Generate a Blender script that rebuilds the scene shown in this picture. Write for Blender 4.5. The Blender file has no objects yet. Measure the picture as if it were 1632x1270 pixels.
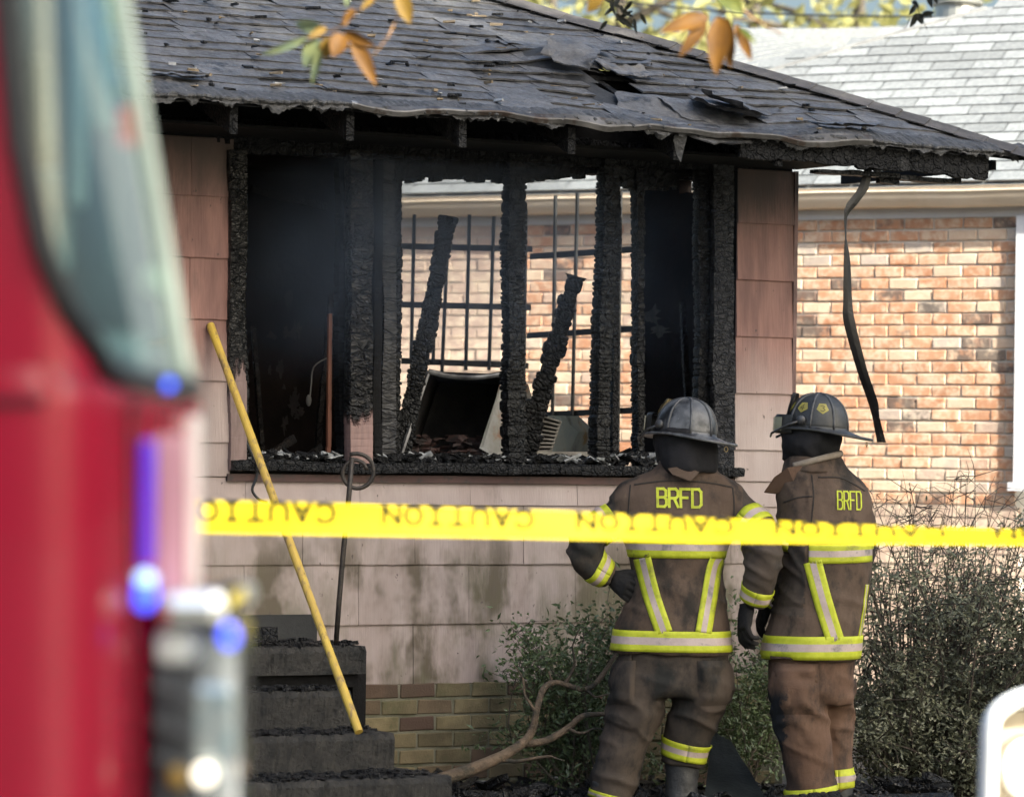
import bpy, bmesh, math, random
from mathutils import Vector, Matrix, noise
from mathutils.bvhtree import BVHTree

random.seed(7)
SC = bpy.context.scene
COL = SC.collection
RAD = math.radians

# ------------------------------------------------------------------ camera
FPX = 6000.0                       # focal length in photo pixels (photo is 1632 wide)
CAM = Vector((0, 0, 1.7))
ROT = Matrix.Rotation(RAD(90 + math.degrees(math.atan(80 / FPX))), 3, 'X') @ Matrix.Rotation(RAD(0.8), 3, 'Z')
cd = bpy.data.cameras.new('camera')
cam = bpy.data.objects.new('camera', cd)
COL.objects.link(cam)
cam.matrix_world = Matrix.Translation(CAM) @ ROT.to_4x4()
cd.sensor_width = 36.0
cd.lens = 36.0 * FPX / 1632
cd.clip_start = 0.2
cd.clip_end = 600
cd.dof.use_dof = True
cd.dof.focus_distance = 18.0
cd.dof.aperture_fstop = 3.0
SC.camera = cam

# ------------------------------------------------------------------ light
SUN_AZ, SUN_EL = 135.0, 32.0        # azimuth clockwise from +Y
W = bpy.data.worlds.new('World')
SC.world = W
W.use_nodes = True
wn = W.node_tree
bg = wn.nodes['Background']
sky = wn.nodes.new('ShaderNodeTexSky')
sky.sky_type = 'NISHITA'
sky.sun_disc = False
sky.sun_elevation = RAD(SUN_EL)
sky.sun_rotation = RAD(SUN_AZ)
sky.dust_density = 8.0
wn.links.new(sky.outputs[0], bg.inputs[0])
bg.inputs[1].default_value = 0.105
sl = bpy.data.lights.new('sun', 'SUN')
sl.energy = 5.0
sl.angle = RAD(0.6)
sl.color = (1.0, 0.90, 0.74)
sun = bpy.data.objects.new('sun', sl)
COL.objects.link(sun)
sdir = Vector((math.sin(RAD(SUN_AZ)) * math.cos(RAD(SUN_EL)), math.cos(RAD(SUN_AZ)) * math.cos(RAD(SUN_EL)), math.sin(RAD(SUN_EL))))
sun.rotation_euler = sdir.to_track_quat('Z', 'Y').to_euler()
sun.location = sdir * 60
SC.view_settings.view_transform = 'Standard'
SC.view_settings.look = 'None'
SC.view_settings.gamma = 1.0
SC.view_settings.use_curve_mapping = False
SC.view_settings.exposure = 1.75
SC.view_settings.use_white_balance = True
SC.view_settings.white_balance_temperature = 6000
SC.view_settings.white_balance_tint = 4

# ------------------------------------------------------------------ pixel helpers (photo pixel -> real place)
def ray(px, py):
    return (ROT @ Vector(((px - 816) / FPX, (635 - py) / FPX, -1))).normalized()
def at(px, py, Y):
    v = ray(px, py)
    return CAM + v * (Y / v.y)
def proj(p):
    q = ROT.transposed() @ (Vector(p) - CAM)
    return 816 + FPX * q.x / -q.z, 635 - FPX * q.y / -q.z
TH = RAD(29.7)
HM = Matrix.Translation((0, 18.6, 0)) @ Matrix.Rotation(TH, 4, 'Z')     # burnt house: x along wall, y into the house
HI = HM.inverted()
NM = Matrix.Translation((0, 25.86, 0)) @ Matrix.Rotation(RAD(-28), 4, 'Z')   # neighbour
NI = NM.inverted()
def hit_y(inv, px, py, yl):
    o = inv @ CAM
    d = inv.to_3x3() @ ray(px, py)
    return o + d * ((yl - o.y) / d.y)
def hw(px, py, n=0.0):
    return hit_y(HI, px, py, -n)
def nw(px, py, n=0.0):
    return hit_y(NI, px, py, -n)

# ------------------------------------------------------------------ object helpers
def tag(o, label=None, cat=None, group=None, kind=None):
    if label: o['label'] = label
    if cat: o['category'] = cat
    if group: o['group'] = group
    if kind: o['kind'] = kind
    return o
def thing(name, label, cat, loc=(0, 0, 0), group=None, matrix=None):
    o = bpy.data.objects.new(name, None)
    o.empty_display_size = 0.1
    COL.objects.link(o)
    if matrix is not None:
        o.matrix_world = matrix
    else:
        o.location = loc
    return tag(o, label, cat, group)

class MB:
    def __init__(s):
        s.v = []; s.f = []; s.mi = []
    def add(s, vs, fs, mi=0):
        b = len(s.v)
        s.v.extend([tuple(p) for p in vs])
        for f in fs:
            s.f.append(tuple(i + b for i in f)); s.mi.append(mi)
    def box(s, c, size, m=None, mi=0, jit=0.0):
        c = Vector(c)
        vs = []
        for z in (-.5, .5):
            for y in (-.5, .5):
                for x in (-.5, .5):
                    p = Vector((x * size[0], y * size[1], z * size[2]))
                    if jit: p += Vector((random.uniform(-jit, jit), random.uniform(-jit, jit), random.uniform(-jit, jit)))
                    if m is not None: p = m @ p
                    vs.append(c + p)
        s.add(vs, [(0, 2, 3, 1), (4, 5, 7, 6), (0, 1, 5, 4), (2, 6, 7, 3), (0, 4, 6, 2), (1, 3, 7, 5)], mi)
        return s
    def box2(s, a, b, mi=0):
        a = Vector(a); b = Vector(b)
        return s.box((a + b) / 2, [abs(q) for q in (b - a)], None, mi)
    def tube(s, pts, radii, n=10, flat=1.0, mi=0, caps=True, ref=None):
        pts = [Vector(p) for p in pts]
        if not hasattr(radii, '__len__'): radii = [radii] * len(pts)
        rings = []
        ref = Vector(ref) if ref is not None else None
        prev = None
        for i, p in enumerate(pts):
            t = (pts[min(i + 1, len(pts) - 1)] - pts[max(i - 1, 0)]).normalized()
            if prev is None:
                r = ref if ref is not None else (Vector((0, 0, 1)) if abs(t.z) < .9 else Vector((0, 1, 0)))
            else:
                r = prev
            a = (r - t * r.dot(t)).normalized()
            prev = a
            b = t.cross(a)
            rings.append([p + a * radii[i] * math.cos(2 * math.pi * k / n) + b * radii[i] * flat * math.sin(2 * math.pi * k / n) for k in range(n)])
        s.rings(rings, mi, caps)
        return s
    def rings(s, rings, mi=0, caps=True, closed=True):
        n = len(rings[0]); vs = [p for r in rings for p in r]; fs = []
        for i in range(len(rings) - 1):
            for k in range(n if closed else n - 1):
                k2 = (k + 1) % n
                fs.append((i * n + k, i * n + k2, (i + 1) * n + k2, (i + 1) * n + k))
        if caps and closed:
            fs.append(tuple(reversed(range(n))))
            fs.append(tuple((len(rings) - 1) * n + k for k in range(n)))
        s.add(vs, fs, mi)
        return s
    def grid(s, rows, mi=0):
        return s.rings(rows, mi, False, False)
    def ell(s, c, r, nu=16, nv=10, mi=0, m=None):
        rows = []
        for j in range(nv + 1):
            ph = -math.pi / 2 + math.pi * (j + .02 if j == 0 else j - .02 if j == nv else j) / nv
            row = []
            for k in range(nu):
                th = 2 * math.pi * k / nu
                p = Vector((r[0] * math.cos(ph) * math.cos(th), r[1] * math.cos(ph) * math.sin(th), r[2] * math.sin(ph)))
                if m is not None: p = m @ p
                row.append(Vector(c) + p)
            rows.append(row)
        return s.rings(rows, mi)
    def mesh(s, name, mats=None, smooth=False):
        me = bpy.data.meshes.new(name)
        me.from_pydata(s.v, [], s.f)
        if mats is not None:
            for m in (mats if isinstance(mats, (list, tuple)) else [mats]): me.materials.append(m)
        if any(s.mi): me.polygons.foreach_set('material_index', s.mi)
        me.update()
        bm = bmesh.new(); bm.from_mesh(me)
        bmesh.ops.recalc_face_normals(bm, faces=bm.faces)
        bm.to_mesh(me); bm.free()
        if smooth: me.polygons.foreach_set('use_smooth', [True] * len(me.polygons))
        me.update()
        return me
    def build(s, name, mats, parent=None, smooth=False, bevel=0, label=None):
        me = s.mesh(name, mats, smooth)
        if bevel:
            bm = bmesh.new(); bm.from_mesh(me)
            bmesh.ops.bevel(bm, geom=list(bm.edges), offset=bevel, segments=2, affect='EDGES', profile=.6)
            bm.to_mesh(me); bm.free()
        return inst(name, me, parent, None, label)
def inst(name, me, parent=None, m=None, label=None):
    o = bpy.data.objects.new(name, me)
    COL.objects.link(o)
    if parent is not None: o.parent = parent
    if m is not None: o.matrix_basis = m
    if label: o['label'] = label
    return o
def shift(M, off):
    M.v = [tuple(Vector(p) - off) for p in M.v]
    return M
def spline(pts, k=4):
    pts = [Vector(p) for p in pts]; out = []
    for i in range(len(pts) - 1):
        p0 = pts[max(i - 1, 0)]; p1 = pts[i]; p2 = pts[i + 1]; p3 = pts[min(i + 2, len(pts) - 1)]
        for j in range(k):
            t = j / k
            out.append(.5 * (2 * p1 + (p2 - p0) * t + (2 * p0 - 5 * p1 + 4 * p2 - p3) * t * t + (3 * p1 - p0 - 3 * p2 + p3) * t ** 3))
    out.append(pts[-1])
    return out
def lerps(vals, k=4):
    out = []
    for i in range(len(vals) - 1):
        for j in range(k):
            out.append(vals[i] + (vals[i + 1] - vals[i]) * j / k)
    return out + [vals[-1]]
def interp(x, tab):
    if x <= tab[0][0]: return tab[0][1]
    for (a, b), (c, d) in zip(tab, tab[1:]):
        if x <= c: return b + (d - b) * (x - a) / (c - a)
    return tab[-1][1]
def remesh(M, voxel, iters=3):
    me = M.mesh('tmp')
    o = bpy.data.objects.new('tmp', me); COL.objects.link(o)
    r = o.modifiers.new('r', 'REMESH'); r.mode = 'VOXEL'; r.voxel_size = voxel; r.use_smooth_shade = True
    if iters:
        q = o.modifiers.new('s', 'SMOOTH'); q.factor = .5; q.iterations = iters
    dg = bpy.context.evaluated_depsgraph_get()
    out = bpy.data.meshes.new_from_object(o.evaluated_get(dg))
    bpy.data.objects.remove(o); bpy.data.meshes.remove(me)
    out.polygons.foreach_set('use_smooth', [True] * len(out.polygons))
    return out
def displace(me, fn):
    ns = [v.normal.copy() for v in me.vertices]
    for v, n in zip(me.vertices, ns):
        v.co = v.co + n * fn(v.co, n)
    me.update()

# ------------------------------------------------------------------ materials
def M_(name):
    m = bpy.data.materials.new(name); m.use_nodes = True
    nt = m.node_tree
    return m, nt, nt.nodes['Principled BSDF']
def nd(nt, typ, **kw):
    n = nt.nodes.new(typ)
    for k, v in kw.items():
        if k.startswith('i_'):
            key = k[2:]
            n.inputs[int(key) if key.isdigit() else key].default_value = v
        else: setattr(n, k, v)
    return n
def coord(nt, stretch=(1, 1, 1), local=False):
    if local:
        src = nd(nt, 'ShaderNodeTexCoord').outputs['Object']
    else:
        src = nd(nt, 'ShaderNodeNewGeometry').outputs['Position']
    mp = nd(nt, 'ShaderNodeMapping'); mp.inputs['Scale'].default_value = stretch
    nt.links.new(src, mp.inputs[0])
    return mp.outputs[0]
def nz(nt, co, scale, detail=5, rough=.6, dist=0):
    n = nd(nt, 'ShaderNodeTexNoise'); n.inputs['Scale'].default_value = scale; n.inputs['Detail'].default_value = detail
    n.inputs['Roughness'].default_value = rough; n.inputs['Distortion'].default_value = dist
    nt.links.new(co, n.inputs['Vector'])
    return n.outputs['Fac']
def rng(nt, v, lo, hi, a=0.0, b=1.0):
    n = nd(nt, 'ShaderNodeMapRange'); n.interpolation_type = 'SMOOTHSTEP'
    for i, x in zip((1, 2, 3, 4), (lo, hi, a, b)): n.inputs[i].default_value = x
    nt.links.new(v, n.inputs[0])
    return n.outputs[0]
def mixc(nt, fac, a, b):
    n = nd(nt, 'ShaderNodeMix', data_type='RGBA')
    for s, x in ((0, fac), (6, a), (7, b)):
        if isinstance(x, (tuple, list)): n.inputs[s].default_value = (*x, 1)
        elif isinstance(x, (float, int)): n.inputs[s].default_value = x
        else: nt.links.new(x, n.inputs[s])
    return n.outputs[2]
def mth(nt, op, a, b=0.0, c=0.0):
    n = nd(nt, 'ShaderNodeMath', operation=op)
    for i, x in enumerate((a, b, c)):
        if isinstance(x, (float, int)): n.inputs[i].default_value = x
        else: nt.links.new(x, n.inputs[i])
    return n.outputs[0]
def bumpn(nt, h, dist, strength=1.0, prev=None):
    n = nd(nt, 'ShaderNodeBump'); n.inputs['Distance'].default_value = dist; n.inputs['Strength'].default_value = strength
    nt.links.new(h, n.inputs['Height'])
    if prev is not None: nt.links.new(prev, n.inputs['Normal'])
    return n.outputs[0]
def simple(name, c1, c2=None, scale=6, rough=.7, bump=0, bscale=80, stretch=(1, 1, 1), metal=0, spec=.5, layers=(), rnd=0.0, local=False, coat=0, rvar=0.0, trans=0):
    m, nt, b = M_(name)
    co = coord(nt, stretch, local)
    f = nz(nt, co, scale)
    col = mixc(nt, rng(nt, f, .3, .7), c1, c2 or tuple(x * 1.25 for x in c1))
    if rnd:
        oi = nd(nt, 'ShaderNodeObjectInfo')
        hs = nd(nt, 'ShaderNodeHueSaturation')
        nt.links.new(col, hs.inputs['Color'])
        nt.links.new(mth(nt, 'MULTIPLY_ADD', oi.outputs['Random'], rnd * 2, 1 - rnd), hs.inputs['Value'])
        col = hs.outputs[0]
    for (c, sc, lo, hi, st) in layers:
        g = nz(nt, coord(nt, st, local), sc, 6, .65)
        col = mixc(nt, rng(nt, g, lo, hi), col, c)
    nt.links.new(col, b.inputs['Base Color'])
    b.inputs['Roughness'].default_value = rough
    if rvar:
        nt.links.new(rng(nt, nz(nt, co, scale * 3), .3, .7, rough - rvar, rough + rvar), b.inputs['Roughness'])
    b.inputs['Metallic'].default_value = metal
    b.inputs['Specular IOR Level'].default_value = spec
    if coat: b.inputs['Coat Weight'].default_value = coat
    if trans:
        b.inputs['Transmission Weight'].default_value = 0
        tr = nd(nt, 'ShaderNodeBsdfTranslucent'); ad = nd(nt, 'ShaderNodeMixShader')
        nt.links.new(col, tr.inputs['Color']); ad.inputs[0].default_value = trans
        nt.links.new(b.outputs[0], ad.inputs[1]); nt.links.new(tr.outputs[0], ad.inputs[2])
        nt.links.new(ad.outputs[0], nt.nodes['Material Output'].inputs[0])
    if bump:
        nt.links.new(bumpn(nt, nz(nt, coord(nt, stretch, local), bscale, 6, .65), bump), b.inputs['Normal'])
    return m
def emis(name, col, strength):
    m, nt, b = M_(name)
    b.inputs['Base Color'].default_value = (*col, 1)
    b.inputs['Emission Color'].default_value = (*col, 1)
    b.inputs['Emission Strength'].default_value = strength
    b.inputs['Roughness'].default_value = .2
    return m
def char_mat(name, c1=(.0045, .0045, .005), c2=(.015, .015, .0155), vs=(45, 45, 45), bd=.006, rough=.5, paint=None, ash=.76, spec=.32):
    """alligatored charcoal; paint = (colour, z below which paint survived)"""
    m, nt, b = M_(name)
    co = coord(nt, vs)
    vo = nd(nt, 'ShaderNodeTexVoronoi', feature='DISTANCE_TO_EDGE'); vo.inputs['Scale'].default_value = 1
    nt.links.new(co, vo.inputs['Vector'])
    vo2 = nd(nt, 'ShaderNodeTexVoronoi', feature='DISTANCE_TO_EDGE'); vo2.inputs['Scale'].default_value = .36
    wv = nd(nt, 'ShaderNodeVectorMath', operation='MULTIPLY_ADD'); wv.inputs[1].default_value = (1.6, 1.6, 1.6)
    nn_ = nd(nt, 'ShaderNodeTexNoise'); nn_.inputs['Scale'].default_value = .6; nt.links.new(co, nn_.inputs['Vector']); nt.links.new(nn_.outputs['Color'], wv.inputs[0]); nt.links.new(co, wv.inputs[2])
    nt.links.new(wv.outputs[0], vo2.inputs['Vector'])
    cell = mth(nt, 'MULTIPLY_ADD', rng(nt, vo2.outputs['Distance'], 0, .12), 1.6, mth(nt, 'MULTIPLY', rng(nt, vo.outputs['Distance'], 0, .22), .6))
    f = nz(nt, coord(nt), 30, 6)
    col = mixc(nt, rng(nt, f, .35, .7), c1, c2)
    col = mixc(nt, rng(nt, nz(nt, coord(nt), 55, 4), ash, ash + .1), col, (.055, .056, .06))
    col = mixc(nt, mth(nt, 'MULTIPLY', rng(nt, nz(nt, coord(nt, (1, 1, .6)), 5, 6, .7), .56, .74), .7), col, (.045, .045, .048))
    h = mth(nt, 'MULTIPLY_ADD', f, .5, cell)
    if paint:
        pc, pz, pw = paint
        sx = nd(nt, 'ShaderNodeSeparateXYZ'); nt.links.new(coord(nt), sx.inputs[0])
        zz = mth(nt, 'MULTIPLY_ADD', nz(nt, coord(nt, (1, 1, .35)), 14, 5), pw, sx.outputs[2])
        fac = rng(nt, zz, pz - .03 + pw * .5, pz + .03 + pw * .5)
        pcol = mixc(nt, rng(nt, nz(nt, coord(nt, (1, 1, .2)), 40), .35, .7), pc, tuple(x * .7 for x in pc))
        col = mixc(nt, fac, pcol, col)
        h = mth(nt, 'MULTIPLY', h, fac)
    nt.links.new(col, b.inputs['Base Color'])
    b.inputs['Roughness'].default_value = rough; b.inputs['Specular IOR Level'].default_value = spec
    nt.links.new(bumpn(nt, h, bd), b.inputs['Normal'])
    return m
# ------------------------------------------------------------------ materials used by the setting
CHAR = char_mat('charred wood')
CHAR_F = char_mat('charred wood fine', (.004, .004, .0048), (.015, .015, .017), (70, 70, 70), .006, .5)
CHAR_D = char_mat('deep char', (.004, .004, .0048), (.012, .012, .0135), (45, 45, 45), .007, .6, None, .84, .22)
CHAR_SOOT = simple('soot', (.003, .003, .0036), (.008, .008, .009), 9, .85, .004, 60, spec=.2)
ROOM = simple('scorched plaster', (.007, .0055, .005), (.018, .013, .0115), 5, .95, .006, 25, spec=.08,
              layers=[((.022, .015, .013), 4, .62, .72, (1, 1, .6)), ((.020, .007, .006), 3, .6, .75, (1, 1, .3))])
def siding_mat():
    m, nt, b = M_('painted siding')
    co = coord(nt)
    sx = nd(nt, 'ShaderNodeSeparateXYZ'); nt.links.new(co, sx.inputs[0]); z = sx.outputs[2]
    oi = nd(nt, 'ShaderNodeObjectInfo')
    base = mixc(nt, rng(nt, nz(nt, coord(nt, (1, 1, .3)), 5), .3, .7), (.315, .25, .235), (.38, .315, .30))
    warm = mixc(nt, rng(nt, nz(nt, coord(nt, (1, 1, .15)), 9), .3, .7), (.15, .072, .062), (.29, .15, .125))
    hot = rng(nt, mth(nt, 'MULTIPLY_ADD', nz(nt, co, 1.5), .5, z), 2.0, 2.6)
    col = mixc(nt, hot, base, warm)
    hs = nd(nt, 'ShaderNodeHueSaturation'); nt.links.new(col, hs.inputs['Color'])
    nt.links.new(mth(nt, 'MULTIPLY_ADD', oi.outputs['Random'], .16, .92), hs.inputs['Value']); col = hs.outputs[0]
    # scorch under the eave
    scorch = rng(nt, mth(nt, 'MULTIPLY_ADD', nz(nt, coord(nt, (1, 1, .4)), 7, 6), .55, z), 2.98, 3.40)
    col = mixc(nt, mth(nt, 'MULTIPLY', scorch, .85), col, (.035, .027, .022))
    # brown run marks and green algae on the low boards
    run = nz(nt, coord(nt, (1, 1, .26)), 5.5, 7, .62)
    low = rng(nt, z, 1.5, 1.05)
    big = rng(nt, nz(nt, coord(nt, (1, 1, .8)), 2.4, 4), .42, .58)
    col = mixc(nt, mth(nt, 'MULTIPLY', mth(nt, 'MULTIPLY', rng(nt, run, .33, .54), low), mth(nt, 'MULTIPLY_ADD', big, .9, .12)), col, (.085, .066, .045))
    alg = mth(nt, 'MULTIPLY', rng(nt, nz(nt, coord(nt, (1, 1, .5)), 3.3, 5), .44, .64), rng(nt, z, 1.4, .7))
    col = mixc(nt, mth(nt, 'MULTIPLY', alg, .8), col, (.085, .08, .04))
    spk = rng(nt, nz(nt, coord(nt, (1, 1, .55)), 38, 3), .69, .735)
    col = mixc(nt, mth(nt, 'MULTIPLY', spk, .8), col, (.05, .035, .03))
    soot = rng(nt, nz(nt, coord(nt, (1, 1, .3)), 4.2, 7, .7), .54, .78)
    col = mixc(nt, mth(nt, 'MULTIPLY', soot, .45), col, (.06, .05, .045))
    nt.links.new(col, b.inputs['Base Color'])
    b.inputs['Roughness'].default_value = .62
    g = nz(nt, coord(nt, (1, 1, .04)), 130, 3)
    nt.links.new(bumpn(nt, g, .0022), b.inputs['Normal'])
    return m
SIDING = siding_mat()
SHINGLE = simple('charred shingle', (.064, .062, .063), (.128, .125, .128), 9, .52, .011, 50, rnd=.2, rvar=.16,
                 layers=[((.012, .012, .013), 6, .56, .68, (1, 1, 1)), ((.20, .20, .21), 23, .66, .74, (1, 1, 1))])
FELT = simple('roof felt', (.012, .012, .013), (.03, .03, .032), 12, .7, .006, 60)
TORN = simple('torn shingle', (.035, .033, .034), (.07, .066, .066), 14, .75, .006, 90)
ASHEDGE = simple('ashy shingle edge', (.03, .03, .032), (.085, .083, .085), 22, .6, .012, 70, layers=[((.30, .29, .29), 34, .62, .72, (1, 1, 1))])
DRIP = simple('drip edge metal', (.045, .042, .04), (.13, .125, .125), 5, .4, .003, 40, metal=.4, layers=[((.04, .028, .022), 6, .5, .6, (1, 1, 1)), ((.38, .39, .41), 1.7, .58, .68, (1, 1, 1))])
BRICK_F = simple('foundation brick', (.105, .085, .045), (.18, .145, .08), 7, .9, .004, 120, rnd=.4,
                 layers=[((.085, .085, .04), 3.2, .48, .64, (1, 1, 1)), ((.05, .028, .024), 6, .6, .72, (1, 1, 1))])
_nt = BRICK_F.node_tree; _b = _nt.nodes['Principled BSDF']; _o = _b.inputs['Base Color'].links[0].from_socket
_r = nd(_nt, 'ShaderNodeObjectInfo').outputs['Random']; _r2 = mth(_nt, 'FRACT', mth(_nt, 'MULTIPLY', _r, 7.77))
_nt.links.new(mixc(_nt, mth(_nt, 'MULTIPLY', rng(_nt, _r2, .62, .8), .75), _o, (.065, .034, .028)), _b.inputs['Base Color'])
MORTAR_F = simple('foundation mortar', (.10, .10, .065), (.17, .16, .12), 9, .95, .004, 90)
CONC = simple('sooty concrete', (.008, .008, .008), (.034, .031, .028), 11, .8, .02, 38, layers=[((.09, .085, .075), 90, .63, .70, (1, 1, 1)), ((.006, .006, .006), 5, .55, .7, (1, 1, 1))])
IRON = simple('rusty iron', (.02, .018, .017), (.05, .04, .034), 30, .5, .001, 120, metal=.3)
BRICK_N = None
def neighbour_brick():
    m, nt, b = M_('tumbled orange brick')
    oi = nd(nt, 'ShaderNodeObjectInfo'); r = oi.outputs['Random']
    cr = nd(nt, 'ShaderNodeValToRGB'); e = cr.color_ramp.elements
    e[0].position = 0; e[0].color = (.42, .19, .10, 1); e[1].position = 1; e[1].color = (.58, .42, .30, 1)
    for p, c in ((.3, (.50, .27, .16, 1)), (.6, (.48, .23, .125, 1)), (.72, (.46, .38, .33, 1)), (.84, (.60, .42, .30, 1))):
        q = e.new(p); q.color = c
    nt.links.new(r, cr.inputs[0])
    col = cr.outputs[0]
    col = mixc(nt, mth(nt, 'MULTIPLY', rng(nt, nz(nt, coord(nt), 13, 7, .75), .42, .62), .72), col, (.66, .53, .40))
    # sooty kiln marks, stronger on some bricks
    r2 = mth(nt, 'FRACT', mth(nt, 'MULTIPLY', r, 17.31))
    dark = mth(nt, 'ADD', rng(nt, nz(nt, coord(nt, (1, 1, 1)), 11, 6, .7), .3, .7), mth(nt, 'MULTIPLY_ADD', rng(nt, r2, .86, .97), 1.2, -1.0))
    col = mixc(nt, mth(nt, 'MULTIPLY', rng(nt, dark, .1, .75), .82), col, (.085, .068, .064))
    nt.links.new(col, b.inputs['Base Color']); b.inputs['Roughness'].default_value = .9
    nt.links.new(bumpn(nt, nz(nt, coord(nt), 60, 5), .004), b.inputs['Normal'])
    return m
BRICK_N = neighbour_brick()
MORTAR_N = simple('pale mortar', (.50, .46, .40), (.6, .55, .49), 12, .95, .003, 90)
SHINGLE_N = simple('pale asphalt shingle', (.15, .158, .168), (.22, .228, .235), 30, .75, .003, 140, rnd=.2)
GUTTER = simple('cream gutter paint', (.62, .50, .38), (.70, .58, .46), 4, .4, layers=[((.35, .22, .13), 3, .62, .75, (1, 1, 1))])
WHITE_N = simple('lilac white trim', (.62, .60, .64), (.7, .68, .7), 4, .5)
GROUND_M = simple('wet dirt ground', (.03, .028, .024), (.07, .06, .045), 2.2, .8, .02, 14, layers=[((.05, .06, .025), 1.2, .5, .6, (1, 1, 1))])

# ------------------------------------------------------------------ ground
g = MB()
R_ = [[Vector((-250 + 500 * i / 24, -60 + 360 * j / 24, 0)) for i in range(25)] for j in range(25)]
g.grid(R_)
tag(g.build('ground', GROUND_M), kind='structure')

# ------------------------------------------------------------------ burnt house
HS = thing('burnt_house', 'fire-gutted house with blackened open window wall and charred shingle roof', 'house', matrix=HM)
U_L, U_R = -3.3, 1.654
WU0, WU1 = hw(365, 740).x, hw(1168, 745).x          # window opening
Z0, ZT = .55, 3.15
SILL0, SILL1 = 1.55, 1.625
EO, EZ, RP = .85, 3.25, .41                             # eave overhang, height, pitch
U_TIP = U_R + EO + .05
# siding: each shingle its own object
sm = []
for k in range(4):
    b = MB(); n = 10
    rows = []
    for (y, zz) in ((.0, 1.0), (-.006, .99), (-.017, 0.012), (-.016, 0.0), (0.0, 0.0)):
        rows.append([Vector((i / n, y, zz + (noise.noise(Vector((i * .9, k * 7.3, 0))) * .008 if zz < .5 else 0))) for i in range(n + 1)])
    b.grid(rows)
    b.add([r[0] for r in rows], [(0, 1, 2, 3, 4)]); b.add([r[-1] for r in rows], [(4, 3, 2, 1, 0)])
    sm.append(b.mesh('siding_shingle', SIDING))
def siding_run(u0, u1, za, zb, off, w=.61):
    u = u0 - ((u0 - off) % w)
    while u < u1:
        a, c = max(u, u0) + .0012, min(u + w, u1) - .0012
        if c - a > .03:
            M = Matrix.Translation((a, random.uniform(-.0015, .0015), za)) @ Matrix.Diagonal((c - a, 1, zb - za, 1))
            inst('siding_shingle', random.choice(sm), HS, M)
        u += w
k = 0
z = Z0
while z < ZT - .02:
    zt = min(z + .297, ZT)
    off = .305 * (k % 2) + .07
    if zt <= SILL0 + .05 or z < SILL0 - .05:
        siding_run(U_L, U_R, z, min(zt, SILL0 - .002) if zt > SILL0 else zt, off)
        if zt > SILL0:
            siding_run(U_L, WU0 - .002, SILL0, zt, off); siding_run(WU1 + .002, U_R, SILL0, zt, 0, 9)
    else:
        siding_run(U_L, WU0 - .002, z, zt, off); siding_run(WU1 + .002, U_R, z, zt, 0, 9)
    z += .29; k += 1
# sheathing behind the siding
b = MB()
b.box2((U_L, .004, .5), (U_R - .004, .09, SILL0 - .02)); b.box2((U_L, .004, SILL0 - .02), (WU0 - .03, .09, 3.6)); b.box2((WU1 + .03, .004, SILL0 - .02), (U_R - .004, .09, 3.6))
b.box2((WU0 - .03, .012, 3.15), (WU1 + .03, .09, 3.6))
b.build('sheathing', CHAR_SOOT, HS)
MB().box2((U_R, -.016, Z0 - .01), (U_R + .022, .09, ZT)).build('corner_board', simple('scorched corner board', (.10, .055, .05), (.2, .11, .10), 5, .6, .002, 60, layers=[((.03, .02, .018), 5, .5, .65, (1, 1, .3))]), HS)
b = MB(); b.box2((U_L, -.014, .0), (U_R - .03, .12, Z0 - .003)); b.build('mortar', MORTAR_F, HS)
# foundation bricks
bm_ = []
for k in range(5):
    bb = MB().box((.0, 0, .0), (.19, .05, .068), jit=.0035)
    me = bb.mesh('foundation_brick', BRICK_F)
    q = bmesh.new(); q.from_mesh(me); bmesh.ops.bevel(q, geom=list(q.edges), offset=.004, segments=1, affect='EDGES'); q.to_mesh(me); q.free()
    bm_.append(me)
ua = hw(560, 1150).x - .25
r = 0; z = .036
stuffb = MB()
while z < Z0 - .02:
    u = ua + (.1 if r % 2 else 0)
    while u < U_R - .12:
        px, py = proj(HM @ Vector((u, 0, z)))
        if px < 1370:
            inst('foundation_brick', random.choice(bm_), HS, Matrix.Translation((u, .003 + random.uniform(-.003, .003), z)) @ Matrix.Rotation(random.uniform(-.01, .01), 4, 'Y'))
        u += .2
    z += .0805; r += 1

# roof ------------------------------------------------------------
def roof_hit(px, py):
    o = HI @ CAM; d = HI.to_3x3() @ ray(px, py)
    # z = EZ + RP*(y+EO)
    t = (EZ + RP * (o.y + EO) - o.z) / (d.z - RP * d.y)
    p = o + d * t
    return p.x, p.y + EO
HOLE = [roof_hit(*q) for q in ((975, 125), (1005, 142), (1040, 160), (1085, 172), (1125, 182))]
HUMP = [roof_hit(*q) for q in ((850, 96), (895, 106), (935, 112))]
SAGC = roof_hit(1090, 175)
def sag(u, s):
    d = math.hypot((u - SAGC[0]) * .9, (s - SAGC[1]) * 1.6)
    v = -.06 * math.exp(-(d / .45) ** 2)
    v += .022 * noise.noise(Vector((u * 1.3, s * 2.2, 3.1))) * max(0, 1 - s / 2.5)
    v += .018 * noise.noise(Vector((u * 3.1, 8.1, 0))) * math.exp(-s / .25)
    for a_, c_ in HUMP: v += .05 * math.exp(-(((u - a_) / .16) ** 2 + ((s - c_) / .11) ** 2))
    q = (u - U_TIP) / 1.3
    if q > -1: v -= .03 * (1 + q) * math.exp(-s / .5)
    return v
def RF(u, s, h=0.0):
    return Vector((u, -EO + s - h * .37, EZ + RP * s + sag(u, s) + h * .93))
SL = math.atan(RP)
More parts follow.
